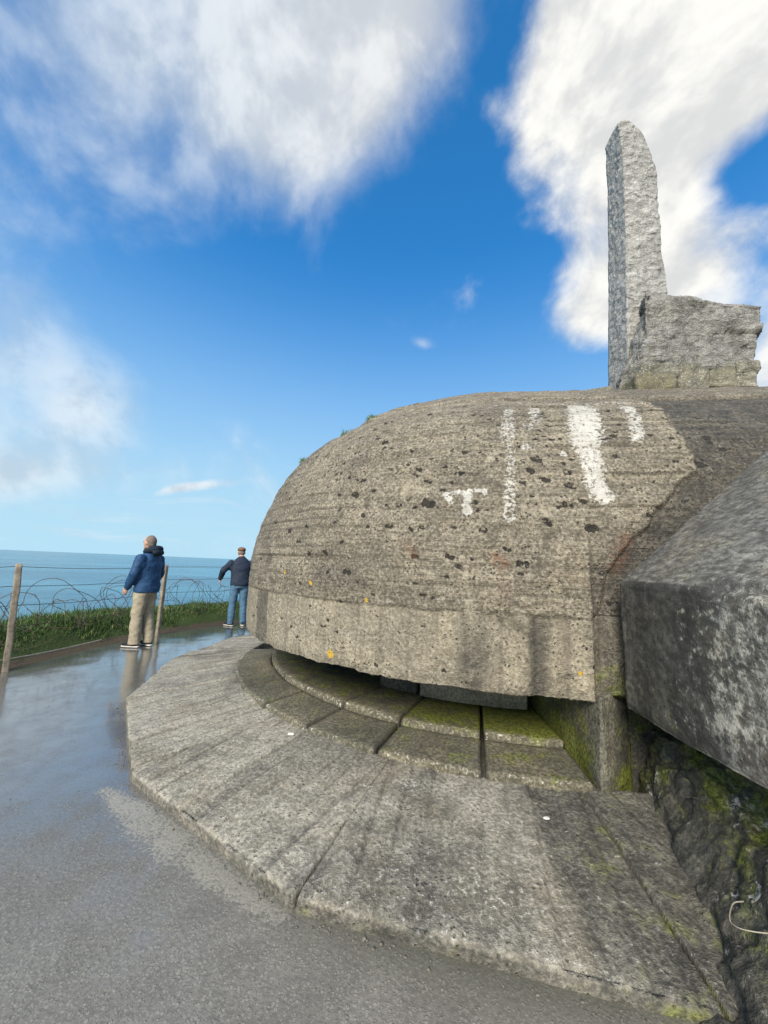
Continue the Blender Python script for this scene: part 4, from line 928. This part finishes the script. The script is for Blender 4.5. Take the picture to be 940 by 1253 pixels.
    # shoes
    for sd_ in ('L', 'R'):
        a0 = np.array(J['leg'+sd_][2]); yaw = J['toe'+sd_]; d = np.array([math.sin(yaw), math.cos(yaw), 0]); b = np.array([a0[0], a0[1], 0])
        def fl(pts): return loft([(tuple(b+d*y+[0, 0, z]), rx, rz) for y, z, rx, rz in pts], 14)
        s_ = fuse('shoe', [fl([(-.075, .055, .028, .040), (-.05, .062, .036, .050), (.02, .060, .040, .050), (.09, .048, .046, .034), (.15, .042, .044, .026), (.19, .038, .026, .016)]), loft([(b+[0, 0, .05], .042, .05), (b+[0, 0, .115], .040, .048)], 12)], .008, M['shoe'], root, xf, 2)
        fuse('sole', [fl([(-.085, .014, .028, .013), (-.05, .014, .040, .014), (.02, .014, .040, .014), (.10, .014, .049, .014), (.16, .014, .045, .014), (.20, .016, .028, .012)])], .007, M['sole'], s_, xf, 1)
    # hair or cap
    hairs = [ball((hx, hy-.008, hz+.008), (.080, .096, .116))]
    def cut(shape, keep):
        V = np.array(shape[0]); return shape
    if J.get('cap'):
        hh = [ball((hx, hy-.022, hz-.015), (.079, .086, .07))]; fuse('hair', hh, .008, M['hair'], root, xf, 1, .003, 30, 4)
        cp = [ball((hx, hy-.004, hz+.060), (.094, .118, .062)), loft([((hx, hy+.07, hz+.040), .082, .018), ((hx, hy+.125, hz+.030), .070, .010), ((hx, hy+.15, hz+.024), .04, .007)], 14), loft([((hx, hy-.005, hz+.030), .086, .104), ((hx, hy-.005, hz+.055), .091, .112)], 20)]
        fuse('cap', cp, .008, M['cap'], root, xf, 2, .004, 16, 4)
    else:
        hh = [ball((hx, hy-.022, hz+.014), (.0825, .090, .112)), ball((hx, hy-.045, hz-.035), (.070, .064, .055))]
        fuse('hair', hh, .0075, M['hair'], root, xf, 1, .002, 40, 4)
    return root

m1 = onz(171, 791, 0.0)
person((m1[0], m1[1], .004), (-.97, .16), 1.84, dict(head=(-.01, .045, 1.675), lean=.02,
    armL=((-.195, .0, 1.42), (-.275, .03, 1.15), (-.225, .17, .93)), armR=((.195, .0, 1.42), (.285, .02, 1.15), (.25, .14, .93)),
    legL=((-.09, 0, .90), (-.10, .035, .50), (-.105, .02, .095)), legR=((.08, 0, .90), (.08, .0, .50), (.075, -.08, .095)), toeL=-.1, toeR=.22, trw=.95, tr_mat='khaki', jk_mat='blue_jacket', hem=.86, hood=True),
    'man in blue hooded jacket and khaki trousers standing on the wet path')
m2 = onz(289, 766, 0.0)
person((m2[0], m2[1], .004), (-.50, .87), 1.80, dict(head=(-.01, .12, 1.655), lean=.07,
    armL=((-.195, .06, 1.41), (-.38, .05, 1.22), (-.41, .20, 1.03)), armR=((.195, .06, 1.41), (.29, .08, 1.15), (.22, .25, 1.0)), handL=(.0, .04, -.2),
    legL=((-.095, 0, .90), (-.12, .04, .50), (-.13, .01, .095)), legR=((.095, 0, .90), (.11, .03, .50), (.13, .0, .095)), toeL=-.55, toeR=.15, trw=.90, tr_mat='denim', jk_mat='navy', hem=.89, cap=True),
    'man in brown flat cap, dark jacket and jeans looking down beside the dome')
